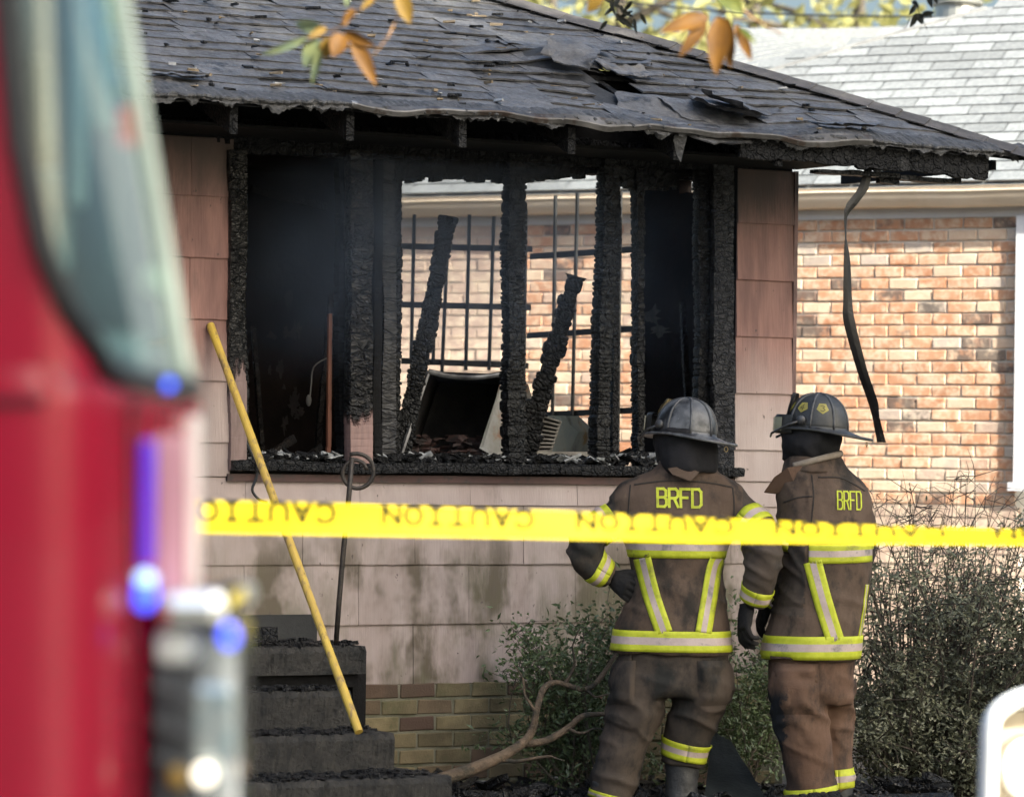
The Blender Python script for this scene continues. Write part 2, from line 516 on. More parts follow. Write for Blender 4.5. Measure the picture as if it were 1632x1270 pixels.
# deck as one sheet with thickness, with a hole
rows_t = []
b = MB()
nu, ns = 90, 36
vs = {}
SMAX = 4.6
def uedge(s): return U_TIP - s
def okc(u, s):
    return not any(math.hypot((u - a) * .9, (s - c) * 1.5) < .14 for a, c in HOLE)
for i in range(nu):
    for j in range(ns):
        s0, s1 = SMAX * (j / ns) ** 1.4, SMAX * ((j + 1) / ns) ** 1.4
        u00 = U_L - .3 + (uedge(s0) - U_L + .3) * i / nu; u10 = U_L - .3 + (uedge(s0) - U_L + .3) * (i + 1) / nu
        u01 = U_L - .3 + (uedge(s1) - U_L + .3) * i / nu; u11 = U_L - .3 + (uedge(s1) - U_L + .3) * (i + 1) / nu
        if okc((u00 + u11) / 2, (s0 + s1) / 2):
            for h in (-.004, -.022):
                b.add([RF(u00, s0, h), RF(u10, s0, h), RF(u11, s1, h), RF(u01, s1, h)], [(0, 1, 2, 3)])
b.build('roof_deck', FELT, HS)
# shingles
shm = []
for k in range(6):
    bb = MB(); n = 8; w = .3035
    top = [Vector((w * i / n, .15, .003 + .001 * math.sin(i))) for i in range(n + 1)]
    mid = [Vector((w * i / n, .05, .008 + .003 * noise.noise(Vector((i * .8, k * 3, 1))))) for i in range(n + 1)]
    low = [Vector((w * i / n, .010 * noise.noise(Vector((i * .9, k * 5.1, 0))), .011 + .006 * noise.noise(Vector((i * .7, k * 9.7, 4))))) for i in range(n + 1)]
    und = [p + Vector((0, .002, -.010)) for p in low]
    bb.grid([top, mid, low, und])
    bb.add([top[0], mid[0], low[0], und[0]], [(0, 1, 2, 3)]); bb.add([top[-1], mid[-1], low[-1], und[-1]], [(3, 2, 1, 0)])
    shm.append(bb.mesh('shingle', SHINGLE))
def ttest(u, s):
    return any(math.hypot((u + .15 - a) * .62, (s + .05 - c) * 1.5) < .15 for a, c in HOLE)
cnt = 0
farsh = MB()
for i in range(34):
    s = i * .118
    u = uedge(s) - .02
    u -= (.15 if i % 2 else 0)
    first = True
    while u > U_L:
        u -= .305
        px, py = proj(HM @ RF(u + .15, s))
        far_ = px < 170 or py < -30
        if ttest(u, s): continue
        burn = .5 + .5 * noise.noise(Vector((u * 1.2, s * 1.5, 9)))
        p = RF(u, s, .0)
        t = (RF(u + .3, s) - RF(u, s)); yaw = random.gauss(0, .008 + .014 * burn)
        roll = math.atan2(-t.z, t.x)
        pitch = SL + random.gauss(.0, .02 + .02 * burn) - .01
        M = Matrix.Translation(p) @ Matrix.Rotation(roll, 4, 'Y') @ Matrix.Rotation(pitch, 4, 'X') @ Matrix.Rotation(yaw, 4, 'Z')
        # the first one at the hip is trimmed
        if far_ or cnt >= 296:
            me = shm[cnt % 6]; farsh.add([M @ v_.co for v_ in me.vertices], [tuple(p_.vertices) for p_ in me.polygons])
        else: inst('shingle', random.choice(shm), HS, M); cnt += 1
if farsh.v: tag(farsh.build('shingle', SHINGLE, HS), kind='stuff')
# hip cap shingles
b0 = MB(); n = 6
rws = []
for (y, lift) in ((0.0, .008), (.30, .0)):
    rws.append([Vector((x, y, lift - abs(x) * .32)) for x in (-.14, -.07, -.02, 0, .02, .07, .14)])
b0.grid([[p + Vector((0, 0, -.014)) for p in rws[0]], rws[0], rws[1]])
hipm = b0.mesh('hip_shingle', simple('hip shingle', (.05, .045, .043), (.10, .09, .085), 9, .75, .006, 70, rnd=.2))
s = -.04
while s < 2.6:
    p = RF(U_TIP - s, max(s, 0), .022) if s > 0 else RF(U_TIP, 0, .02) + Vector((-s * .6, s * .6, -.01))
    M = Matrix.Translation(p) @ Matrix.Rotation(math.radians(45), 4, 'Z') @ Matrix.Rotation(math.atan(RP / 1.414) + random.gauss(.02, .012), 4, 'X')
    inst('hip_shingle', hipm, HS, M)
    s += .105
# ragged burnt edge and drip metal
def edge_fn(u): return .014 * noise.noise(Vector((u * 9, 0, 2))) + .018 * noise.noise(Vector((u * 23, 1, 2))) + .012 * noise.noise(Vector((u * 61, 1, 2)))
N = 900
us = [U_L - .2 + (U_TIP - U_L + .2) * i / N for i in range(N + 1)]
rows = []
for (ds, h) in ((.13, .017), (.06, .022), (.0, .018), (-.006, .010), (.002, -.004)):
    rows.append([RF(u, ds + (edge_fn(u) if ds < .1 else 0), h + .009 * noise.noise(Vector((u * 14, ds * 20, 5))) + .007 * noise.noise(Vector((u * 47, ds * 30, 5)))) for u in us])
MB().grid(rows).build('shingle_edge', ASHEDGE, HS)
u0d, u1d = roof_hit(560, 172)[0], roof_hit(1370, 213)[0]
us = [u0d + (u1d - u0d) * i / 120 for i in range(121)]
def dw(u): return .028 * noise.noise(Vector((u * 2.3, 4.4, 0))) + .008 * noise.noise(Vector((u * 8, 4.4, 0)))
lipf = lambda u: .022 + .02 * noise.noise(Vector((u * 2.1, 9, 0)))
rows = [[RF(u, lipf(u) * .7, .026) for u in us], [RF(u, -.008, .020) + Vector((0, 0, dw(u))) for u in us], [RF(u, -.013, .014) + Vector((0, 0, dw(u))) for u in us],
        [RF(u, -.013, -.006) + Vector((0, 0, dw(u) * 1.3)) for u in us], [RF(u, -.008, -.008) + Vector((0, 0, dw(u) * 1.3)) for u in us]]
MB().grid(rows).build('drip_edge', DRIP, HS)
us = [U_L - .2 + (U_TIP - U_L + .1) * i / 700 for i in range(701)]
def rag(u): return max(0, .012 + .05 * noise.noise(Vector((u * 5, 2, 7))) + .03 * noise.noise(Vector((u * 17, 2, 7))) + .02 * noise.noise(Vector((u * 51, 2, 7))))
MB().grid([[RF(u, .012, .006) for u in us], [RF(u, -.004 + .02 * noise.noise(Vector((u * 11, 5, 5))), -.004) + Vector((0, 0, -rag(u) * .5)) for u in us], [RF(u, .004 + .03 * noise.noise(Vector((u * 9, 5, 8))), -.006) + Vector((0, 0, -rag(u))) for u in us]]).build('torn_felt', ASHEDGE, HS)
rnd = random.Random(91); M = MB()
for k in range(260):
    px, py = rnd.uniform(225, 1500), rnd.uniform(0, 215); u, s_ = roof_hit(px, py)
    if s_ < .03 or u > U_TIP - s_ - .05 or ttest(u - .15, s_ - .05): continue
    L = rnd.uniform(.012, .06) if rnd.random() < .8 else rnd.uniform(.05, .09)
    M.box(RF(u, s_, .022), (L, rnd.uniform(.006, .02), rnd.uniform(.003, .012)), Matrix.Rotation(rnd.uniform(0, 3), 3, 'Z') @ Matrix.Rotation(rnd.uniform(-.3, .5), 3, 'X'), rnd.choice((0, 0, 0, 1, 1, 2)), .003)
tag(M.build('roof_debris', [CHAR_F, simple('dry leaf litter', (.16, .12, .07), (.28, .22, .15), 30, .8), simple('ash scraps', (.25, .25, .26), (.4, .4, .4), 30, .7)], HS), kind='stuff')
# torn, curled shingle pieces round the hole
def flap(px, py, L, Wd, yaw, curl, lift=.02, seed=0):
    u, s = roof_hit(px, py)
    rows = []; n = 8
    for i in range(n + 1):
        t = i / n
        a = curl * t
        y = L * (math.sin(a) / curl if abs(curl) > .01 else t); z = L * ((1 - math.cos(a)) / curl if abs(curl) > .01 else 0)
        rows.append([Vector((Wd * (x - .5) * (1 + .14 * noise.noise(Vector((i * 1.5, seed, x * 4)))) + .25 * Wd * (i / n) * math.sin(seed), y + .06 * (i / n) * noise.noise(Vector((x * 7, i * .3, seed))), z + .012 * noise.noise(Vector((x * 3, i * .35, seed + 9))) + .12 * Wd * max(0, (x - .5) * math.cos(seed * 2)) * (.3 + .7 * i / n))) for x in [q / 10 for q in range(11)]])
    b = MB(); b.grid(rows); b.grid([[p + Vector((0, 0, -.006)) for p in r] for r in rows])
    M = Matrix.Translation(RF(u, s, lift)) @ Matrix.Rotation(SL, 4, 'X') @ Matrix.Rotation(yaw, 4, 'Z')
    inst('torn_shingle', b.mesh('torn_shingle', SHINGLE, True), HS, M)
for i, a in enumerate([
    (918, 112, .24, .26, 2.4, -.5, .05), (945, 100, .16, .30, -.2, -.4, .06), (985, 112, .14, .40, .12, -.5, .03), (1020, 128, .12, .3, .15, .4, .03),
    (1040, 152, .30, .40, 2.95, -.35, .035), (1095, 158, .26, .40, 3.1, -.3, .03), (1150, 165, .30, .32, 2.6, .35, .03), (1195, 172, .26, .26, 2.1, .5, .03), 
    (1330, 205, .10, .34, 3.1, .5, .03), (290, 124, .08, .24, 3.0, .4, .02),
    (815, 78, .10, .26, 3.05, .35, .03), (1110, 188, .2, .5, 3.1, -.2, .02)]):
    flap(*a, seed=i * 3.7)
# dangling shred
p = hw(1085, 212, EO - .03)
MB().grid([[p + Vector((-.03, 0, .03)), p + Vector((.035, 0, .03))], [p + Vector((-.035, .01, -.04)), p + Vector((.03, -.01, -.02))], [p + Vector((-.012, .02, -.1)), p + Vector((.018, 0, -.08))], [p + Vector((0, .0, -.14)), p + Vector((.006, 0, -.135))]]).build('torn_shingle', ASHEDGE, HS)
# rafters, fascia, header
def char_beam(M, p0, p1, w, d, seed=0, block=.03, jag=.18, ref=(0, -1, 0), teeth=1.0):
    rnd = random.Random(seed)
    p0 = Vector(p0); p1 = Vector(p1); L = (p1 - p0).length; t = (p1 - p0) / L
    r = Vector(ref); b = (r - t * r.dot(t)).normalized(); a = b.cross(t)       # a across (width), b towards viewer (depth)
    prof = [(-.5, -.5), (-.17, -.53), (.17, -.53), (.5, -.5), (.53, -.17), (.53, .17), (.5, .5), (.17, .53), (-.17, .53), (-.5, .5), (-.53, .17), (-.53, -.17)]
    pos = 0.0; rings = []
    wob = rnd.uniform(0, 99)
    while pos < L:
        bl = min(block * (rnd.uniform(.4, 1.2) if rnd.random() < .7 else rnd.uniform(1.2, 2.6)), L - pos)
        sides = [1 + rnd.uniform(-jag, jag * .8) for _ in range(4)]
        for q, sc in ((.02, .86), (.25, 1.0), (.8, 1.0), (.98, .86)):
            ring = []
            c = p0 + t * (pos + bl * q) + a * (.012 * noise.noise(Vector((pos * 2.2, wob, 0)))) + b * (.008 * noise.noise(Vector((pos * 2.2, wob, 9))))
            thin = 1 - .05 + .22 * noise.noise(Vector((pos * 3.1, wob, 4)))
            for i, (x, y) in enumerate(prof):
                side = sides[0] if x < -.45 else sides[1] if x > .45 else sides[2] if y > 0 else sides[3]
                k = 1 + (sc * side - 1) * teeth
                ring.append(c + a * x * w * k * thin + b * y * d * (1 + (sc - 1) * teeth) + t * rnd.uniform(-.003, .003))
            rings.append(ring)
        pos += bl
    M.rings(rings)
    return M
u = U_L + .2
while u < U_TIP - .1:
    b = MB()
    y1 = min(.1, U_TIP - u - EO - .12)
    if y1 < -EO + .2: break
    b.add([(u - .02, -EO + .05, EZ - .15), (u + .02, -EO + .05, EZ - .15), (u + .02, -EO + .05, EZ - .02), (u - .02, -EO + .05, EZ - .02),
           (u - .02, y1, EZ + RP * (EO + y1) - .17), (u + .02, y1, EZ + RP * (EO + y1) - .17), (u + .02, y1, EZ + RP * (EO + y1) - .03), (u - .02, y1, EZ + RP * (EO + y1) - .03)],
          [(0, 1, 2, 3), (4, 7, 6, 5), (0, 4, 5, 1), (3, 2, 6, 7), (0, 3, 7, 4), (1, 5, 6, 2)])
    b.build('rafter', CHAR_D, HS)
    u += .59
# rear part of roof underside: ceiling joists plate
b = MB(); char_beam(b, (WU0 - .1, .03, 3.13), (WU1 + .1, .03, 3.195), .10, .06, 3, .05, .08); b.build('window_header', CHAR_D, HS)
b = MB(); char_beam(b, (U_L, -.03, 3.2), (U_R, -.03, 3.225), .07, .05, 4, .06, .1); b.build('wall_plate', CHAR_D, HS)
b = MB(); char_beam(b, (WU0, .10, 3.25), (U_R - .1, .10, 3.27), .22, .06, 5, .07, .08); b.build('lintel', CHAR_D, HS)
fa = hw(1180, 250, EO - .03); fb = hw(1578, 258, EO - .03)
b = MB(); char_beam(b, (fa.x, -EO + .05, EZ - .065), (fb.x, -EO + .05, EZ - .095), .13, .03, 6, .12, .10); b.build('fascia_board', CHAR_D, HS)
ga = hw(1300, 268, EO - .1); gb = hw(1530, 272, EO - .1)
b = MB(); char_beam(b, (ga.x, -EO + .12, EZ - .16), (gb.x, -EO + .12, EZ - .165), .025, .08, 7, .2, .3); b.build('fascia_board', CHAR, HS)
gc = hw(1420, 276, EO - .1)
MB().box((gc.x, -EO + .14, EZ - .175), (.11, .05, .05), jit=.012).build('fascia_board', CHAR, HS)
# soffit behind the rafters (burnt sheathing) and the right gable return
b = MB(); b.box2((U_L, -EO + .35, 3.16), (U_R + .02, .0, 3.175)); b.build('soffit', CHAR_SOOT, HS)
b = MB(); b.box2((U_TIP - .12, -EO + .2, EZ - .09), (U_TIP - .09, .7, EZ - .04)); b.build('fascia_board', CHAR_SOOT, HS)

MB().box2((U_L, -.06, 3.545), (U_R - .15, 2.4, 3.565)).build('attic_boards', CHAR_SOOT, HS)
# window wall posts ------------------------------------------------
def post(name, px0, px1, py0, py1, n, d, seed, mat, block=.03, jag=.12, teeth=1.0, px0b=None, px1b=None, label=None):
    pa = hw((px0 + px1) / 2, py0, n); x0 = hw(px0, py0, n).x; x1 = hw(px1, py0, n).x
    if px0b is None: px0b, px1b = px0, px1
    pb = hw((px0b + px1b) / 2, py1, n)
    b = MB(); char_beam(b, pb, pa, x1 - x0, d, seed, block, jag, teeth=teeth)
    return b.build(name, mat, HS, label=label)
PAINTED = char_mat('half burnt painted trim', (.009, .009, .010), (.045, .043, .042), (50, 50, 85), .010, .38, ((.20, .14, .135), 2.02, .5), .74)
PAINTED2 = char_mat('mostly burnt painted trim', (.009, .009, .010), (.04, .038, .038), (26, 26, 52), .014, .36, ((.26, .17, .16), 1.84, .3), .74)
post('window_trim', 364, 391, 240, 750, .02, .04, 11, PAINTED, .05, .02, .08)
post('window_post', 553, 590, 240, 742, .01, .07, 12, PAINTED2, .04, .03, .10)
post('window_post', 592, 606, 255, 738, -.10, .06, 13, CHAR_SOOT, .05, .03, .3)
post('window_post', 604, 628, 255, 738, -.14, .06, 23, char_mat('burnt mullion', (.014, .014, .016), (.05, .05, .054), (18, 18, 60), .003, .4), .05, .03, .25)
post('window_post', 622, 636, 285, 736, -.17, .05, 24, CHAR, .024, .24)
post('window_post', 804, 832, 246, 738, -.03, .08, 14, CHAR, .026, .14)
post('window_post', 958, 981, 246, 748, -.03, .09, 15, CHAR, .026, .14, 1.0, 938, 970)
post('window_post', 977, 987, 262, 748, -.14, .05, 16, CHAR_F, .03, .08, 1.0, 970, 982)
post('window_post', 1010, 1022, 262, 740, -.12, .07, 17, CHAR, .026, .25, 1.0, 1002, 1030)
post('window_post', 1108, 1130, 262, 748, -.05, .06, 18, CHAR_F, .028, .12)
post('window_trim', 1134, 1168, 262, 752, .015, .04, 19, char_mat('burnt trim right', (.010, .010, .012), (.055, .055, .06), (60, 60, 110), .007, .42), .05, .02, .25)
post('window_trim', 372, 392, 250, 742, -.09, .05, 20, CHAR, .03, .08)
post('window_trim', 536, 552, 260, 742, -.10, .06, 21, CHAR_SOOT, .03, .08)
# red exposed splinter on the post
post('split_wood', 522, 528, 500, 740, -.2, .02, 22, simple('raw split wood', (.30, .13, .07), (.12, .03, .02), 12, .6, .002, 60, (1, 1, .1)), .2, .1, .5, 519, 527)
# sill
b = MB(); char_beam(b, (WU0 - .01, -.02, (SILL0 + SILL1) / 2 + .012), (WU1 + .03, -.02, (SILL0 + SILL1) / 2 + .012), .05, .10, 31, .05, .05, teeth=.6)
b.build('window_sill', CHAR_F, HS)
b = MB(); b.box2((WU0 - .02, -.028, SILL0 - .022), (WU1 - .01, -.005, SILL0 + .013)); b.build('sill_trim', simple('dark red trim', (.05, .022, .02), (.09, .04, .035), 6, .6, layers=[((.03, .02, .02), 12, .5, .65, (1, 1, 1))]), HS)
b = MB(); b.box2((WU0, .0, SILL0 - .03), (WU1, .5, SILL0 + .03)); b.build('inner_ledge', CHAR_SOOT, HS)
# debris along the sill
b = MB(); rnd = random.Random(5)
for i in range(900):
    px = rnd.uniform(395, 1120)
    if px > 1040 and rnd.random() < .3: continue
    p = hw(px, 742, rnd.uniform(-.25, .03)); p.z = SILL1 + .005 + rnd.uniform(0, .030) * (1.9 if px > 980 else 1)
    L = rnd.uniform(.02, .09); 
    m = Matrix.Rotation(rnd.uniform(-.6, .6), 3, 'Z') @ Matrix.Rotation(rnd.uniform(-.5, .5), 3, 'Y') @ Matrix.Rotation(rnd.uniform(-1, 1), 3, 'X')
    b.box(p, (L, rnd.uniform(.01, .03), rnd.uniform(.004, .014)), m, 0 if rnd.random() < .7 else 1, .006)
tag(b.build('sill_debris', [CHAR_F, simple('ash flakes', (.12, .125, .13), (.30, .31, .32), 40, .4)], HS), kind='stuff')
# header underside, ragged
b = MB(); rnd = random.Random(9)
def ragged(pxa, pxb, pytop, tab, n, depth, step=4):
    px = pxa
    while px < pxb:
        w = rnd.uniform(step * .6, step * 1.6)
        y = interp(px, tab) + rnd.uniform(-4, 5)
        a = hw(px, y, n); c = hw(min(px + w, pxb), y, n); t = hw(px, pytop, n)
        b.box2((a.x - .003, -n, a.z), (c.x + .003, -n + depth * rnd.uniform(.8, 1.2), t.z))
        px += w
ragged(590, 632, 240, [(590, 300), (632, 300)], -.11, .06)
ragged(632, 808, 240, [(632, 292), (660, 290), (661, 285), (740, 284), (808, 289)], -.1, .07)
ragged(828, 960, 240, [(828, 288), (900, 281), (958, 278)], -.1, .07)
ragged(980, 1014, 240, [(980, 282), (1000, 292), (1014, 300)], -.1, .07)
ragged(1010, 1080, 240, [(1010, 300), (1080, 300)], -.16, .05)
ragged(1070, 1112, 240, [(1070, 290), (1080, 286), (1090, 279), (1112, 276)], -.17, .05)
b.build('burnt_header', CHAR, HS)
# interior partitions
b = MB()
yl = 1.2
a0 = hw(330, 700, -yl).x; a1 = hw(622, 700, -yl).x
b.box2((a0 - .6, yl, .6), (a1, yl + .08, 3.9))
b.build('partition_wall', ROOM, HS)
MB().box2((a1 - .02, yl - .05, .6), (a1 + .02, yl + .1, 3.2)).build('stud', CHAR, HS)
b = MB(); rnd = random.Random(31)
def swz(px, py):
    o = HI @ CAM; d = HI.to_3x3() @ ray(px, py); t = (U_R - .10 - o.x) / d.x; return o + d * t
y = .09
while y < 3:
    px, py = proj(HM @ Vector((U_R - .10, y + .02, 2.9)))
    if px < 1014: break
    y1 = y + .045
    if 1079 < px < 1109:
        b.box2((U_R - .10, y, .6), (U_R - .02, y1, swz(px, 314 + rnd.uniform(-9, 6)).z)); b.box2((U_R - .10, y, swz(px, 284 + rnd.uniform(-5, 6)).z), (U_R - .02, y1, 3.6))
    else:
        b.box2((U_R - .10, y, .6), (U_R - .02, y1, 3.6))
    y = y1
b.build('side_wall', ROOM, HS)
MB().box2((a0 - .7, .09, .55), (U_R - .02, 3.2, .6)).build('floor_boards', CHAR_SOOT, HS)
MB().box2((a0 - .62, .09, .6), (a0 - .6, yl, 3.6)).build('partition_wall', ROOM, HS)
# peeling plaster patches, hanging lath and fallen boards in the bays
PL1 = simple('bare plaster', (.075, .062, .05), (.03, .026, .022), 16, .9, .004, 60); PL2 = simple('sooty plaster', (.030, .022, .019), (.012, .010, .009), 14, .9, .004, 60)
def torn_poly(rnd, w, h):
    out = []; n = 17
    for q in range(n):
        a_ = 2 * math.pi * q / n; r_ = rnd.uniform(.45, 1.1) * (1 if rnd.random() < .8 else .5)
        out.append((w * r_ * math.cos(a_), h * r_ * math.sin(a_)))
    return out
rnd = random.Random(44)
for (px, py, w, h) in ((1040, 505, .09, .07), (1052, 528, .10, .035), (1024, 590, .035, .10), (1018, 650, .03, .10), (1020, 440, .03, .14), (1016, 700, .04, .06)):
    o = HI @ CAM; d = HI.to_3x3() @ ray(px, py); t = (U_R - .102 - o.x) / d.x; p = o + d * t
    pts = [p + Vector((-.004, x_, z_)) for x_, z_ in torn_poly(rnd, w * 1.3, h)]
    bb = MB(); bb.add(pts + [q + Vector((.006, 0, 0)) for q in pts], [tuple(range(17)), tuple(range(33, 16, -1))]); bb.build('plaster_patch', PL1, HS)
for k in range(16):
    px, py = rnd.gauss(455, 16), rnd.uniform(470, 690)
    p = hw(px, py, -yl + .006)
    pts = [p + Vector((x_, 0, z_)) for x_, z_ in torn_poly(rnd, rnd.uniform(.012, .04), rnd.uniform(.02, .07))]
    bb = MB(); bb.add(pts + [q + Vector((0, .004, 0)) for q in pts], [tuple(range(17)), tuple(range(33, 16, -1))]); bb.build('plaster_patch', PL2, HS)
LATH = char_mat('scorched lath', (.006, .005, .005), (.02, .014, .011), (40, 40, 40), .004, .6)
for (x0, y0, x1, y1, n0, w) in ((505, 742, 528, 470, -.9, .03), (420, 742, 402, 520, -1.0, .025), (400, 300, 520, 330, -1.0, .04), (408, 742, 470, 700, -.5, .04), (470, 742, 512, 712, -.4, .03), (1100, 742, 1088, 480, -.55, .03), (1060, 742, 1100, 690, -.4, .04), (1120, 320, 1116, 742, -.3, .05)):
    bb = MB(); char_beam(bb, hw(x0, y0, n0), hw(x1, y1, n0 - .1), w, .02, int(x0 + y1), .07, .12, teeth=.6); bb.build('burnt_lath', LATH, HS)

# ------------------------------------------------------------------ front steps
ST = thing('front_steps', 'soot-blackened concrete front steps against the siding', 'steps', matrix=HM)
def step(name, n0, n1, z0, z1, pxr, seed, uo=0):
    u1 = hw(pxr, 1100, n1).x; u0 = hw(120, 1100, n1).x
    rnd = random.Random(seed); b = MB(); K = 110
    rows = []
    for (yy, zz, am) in ((-n0, z0 + .0, 0), (-n1, z0, 0), (-n1, z0 + .03, .006), (-n1 - .001, (z0 + z1) / 2, .010), (-n1 - .002, z1 - .025, .012), (-n1 + .012, z1, .011), (-n1 + .08, z1 + .002, .009), ((-n0 - n1) / 2, z1, .008), (-n0, z1 + .004, .005)):
        rows.append([Vector((u0 + (u1 - u0) * i / K, yy + am * 1.2 * noise.noise(Vector((i * .8, zz * 30, seed))), zz + am * noise.noise(Vector((i * 1.1, yy * 30, seed + 5))))) for i in range(K + 1)])
    b.grid(rows)
    b.add([r[-1] for r in rows], [tuple(range(len(rows)))]); b.add([r[0] for r in rows], [tuple(range(len(rows)))])
    return b.build(name, CONC, ST)
step('step', .02, .45, .634, .762, 583, 1)
step('step', .02, .70, .385, .575, 560, 2)
step('step', .02, 1.0, .20, .398, 630, 3)
step('step', .02, 1.36, -.02, .228, 722, 4)
MB().box2((hw(150, 1085, .3).x, -.40, .57), (hw(555, 1085, .3).x, -.03, .636)).build('landing_support', CHAR_SOOT, ST)
MB().box2((hw(583, 1100, .3).x - .09, -.34, .0), (hw(583, 1100, .3).x - .02, -.06, .64)).build('landing_support', CHAR_SOOT, ST)
pa, pb = hw(384, 1000, .03), hw(502, 1030, .03)
MB().box2((pa.x, -.05, .76), (pb.x, -.017, .895)).build('threshold', simple('sooty threshold', (.009, .010, .011), (.02, .021, .023), 6, .7, .003, 50), ST)
MB().box2((pa.x + .02, -.12, .76), (hw(440, 1000, .1).x, -.06, .84)).build('threshold', CHAR_F, ST)
# soot crumbs on the treads
b = MB(); rnd = random.Random(12)
for (n0, n1, zz, pxr) in ((.05, .43, .766, 575), (.47, .68, .578, 545), (.72, .97, .40, 620), (1.02, 1.33, .23, 710)):
    u1 = hw(pxr, 1100, n1).x
    for i in range(170):
        b.box((rnd.uniform(u1 - 1.2, u1), -rnd.uniform(n0, n1), zz + rnd.uniform(0, .012)), (rnd.uniform(.01, .06), rnd.uniform(.01, .04), rnd.uniform(.005, .02)), Matrix.Rotation(rnd.uniform(0, 3), 3, 'Z') @ Matrix.Rotation(rnd.uniform(-.3, .3), 3, 'X'), 0, .004)
tag(b.build('soot_crumbs', CHAR_F, ST), kind='stuff')

# ------------------------------------------------------------------ brick neighbour
NS = thing('brick_house', 'sunlit orange brick house with pale shingle roof behind the burnt one', 'house', matrix=NM)
xa, xb = nw(560, 500).x, nw(1622, 500).x
zf = nw(1440, 348).z       # frieze bottom
MB().box2((xa - 6, -.011, -.05), (xb + .0, .2, zf + .3)).build('mortar', MORTAR_N, NS)
bn = []
for k in range(6):
    me = MB().box((0, 0, 0), (.193, .05, .067), jit=.003).mesh('brick', BRICK_N)
    q = bmesh.new(); q.from_mesh(me); bmesh.ops.bevel(q, geom=list(q.edges), offset=.005, segments=1, affect='EDGES'); q.to_mesh(me); q.free()
    bn.append(me)
cands = []
r = 0; z = zf - .04
while z > .1:
    x = xa + (.1 if r % 2 else 0)
    while x < xb + .07:
        px, py = proj(NM @ Vector((x, 0, z)))
        right = 1250 < px
        win = 625 < px < 1015 and py < 730
        if right and py < 800: pr = 0
        elif win: pr = 1 + (1015 - px) / 1000
        else: pr = 4 + abs(py - 700) / 1000
        if px > 600: cands.append((pr, x, z))
        x += .2035
    z -= .0775; r += 1
cands.sort()
rest = MB()
for i, (pr, x, z) in enumerate(cands):
    cut = min(.193, (xb - (x - .0965)))
    M = Matrix.Translation((x - .0965 + cut / 2, .004 + random.uniform(-.004, .003), z)) @ Matrix.Rotation(random.uniform(-.012, .012), 4, 'Y') @ Matrix.Diagonal((cut / .193, 1, 1, 1))
    if i < 300: inst('brick', random.choice(bn), NS, M)
    else: rest.box((x, .004 + random.uniform(-.004, .003), z), (.193, .05, .067), None, 0, .003)
tag(rest.build('brick', BRICK_N, NS), kind='stuff')
# eave: frieze, soffit, gutter, fascia
zg0 = nw(1440, 336).z; zg1 = nw(1440, 303).z
MB().box2((xa - 6, -.02, zf - .0), (xb + 3, .01, zf + .075)).build('frieze_board', WHITE_N, NS)
MB().box2((xa - 6, -.12, zf + .06), (xb + 3, .01, zf + .08)).build('soffit', simple('tan soffit', (.34, .24, .18), (.4, .3, .22), 5, .7), NS)
b = MB(); K = 160; rows = []
for (y, dz) in ((-.115, .06), (-.125, .058), (-.135, .075), (-.16, .1), (-.172, .13), (-.178, .155), (-.185, .158), (-.185, .17), (-.176, .168), (-.174, .15), (-.12, .11), (-.118, .17)):
    rows.append([Vector((xa - 6 + (xb + 9 - xa) * i / K, y, zf + dz + .004 * noise.noise(Vector((i * .21, 0, 3))) + .006 * noise.noise(Vector((i * .06, 7, 3))))) for i in range(K + 1)])
b.grid(rows); b.build('gutter', GUTTER, NS, True)
MB().box2((xa - 6, -.116, zf + .075), (xb + 3, -.09, zf + .205)).build('fascia_board', simple('white fascia', (.72, .68, .62), None, 5, .5), NS)
# window surround right edge
xw = nw(1623, 500).x
b = MB(); b.box2((xw, -.06, nw(1623, 768).z), (xw + .09, .012, zf)); b.build('window_trim', WHITE_N, NS)
MB().box2((xw + .09, -.02, nw(1623, 768).z), (xw + 1.0, .01, zf)).build('window_pane', simple('dark glass', (.05, .06, .07), None, 3, .1), NS)
MB().box2((xw - .03, -.08, nw(1623, 772).z - .04), (xw + 1.1, .01, nw(1623, 768).z - .002)).build('window_sill', WHITE_N, NS)
# roof planes
NP = .68
def NR(x, s, h=0.0): return Vector((x, -.14 + s - h * .56, zf + .215 + NP * s + h * .83))
nSL = math.atan(NP)
ns_ = []
for k in range(5):
    bb = MB(); n = 4; w = .298
    rows = [[Vector((w * i / n, y, h + .0015 * noise.noise(Vector((i, k * 4.1, y))))) for i in range(n + 1)] for (y, h) in ((.16, .0), (.0, .011), (.001, -.003))]
    bb.grid(rows); ns_.append(bb.mesh('shingle', SHINGLE_N))
cc = []
for i in range(26):
    s = i * .105
    x = xa - 1 + (.15 if i % 2 else 0) + .03 * (i % 3)
    while x < xb + 1:
        px, py = proj(NM @ NR(x + .15, s))
        x0 = x; x += .305
        if px < 560 or px > 1680 or py < -20: continue
        # left of the hip line the far roof takes over
        if py < 104 - (px - 1264) * .285 - 4 and px < 1600: continue
        vis = (px > 1150 and py < 310) or py > 270
        cc.append((0 if vis else 1, x0, s))
cc.sort()
rest = MB()
for i, (v, x, s) in enumerate(cc):
    M = Matrix.Translation(NR(x, s, .002)) @ Matrix.Rotation(nSL + random.gauss(0, .004), 4, 'X') @ Matrix.Rotation(random.gauss(0, .003), 4, 'Z')
    if i < 298: inst('shingle', random.choice(ns_), NS, M)
    else:
        me = ns_[0]
        rest.add([M @ v_.co for v_ in me.vertices], [tuple(p.vertices) for p in me.polygons])
if rest.v: tag(rest.build('shingle', SHINGLE_N, NS), kind='stuff')
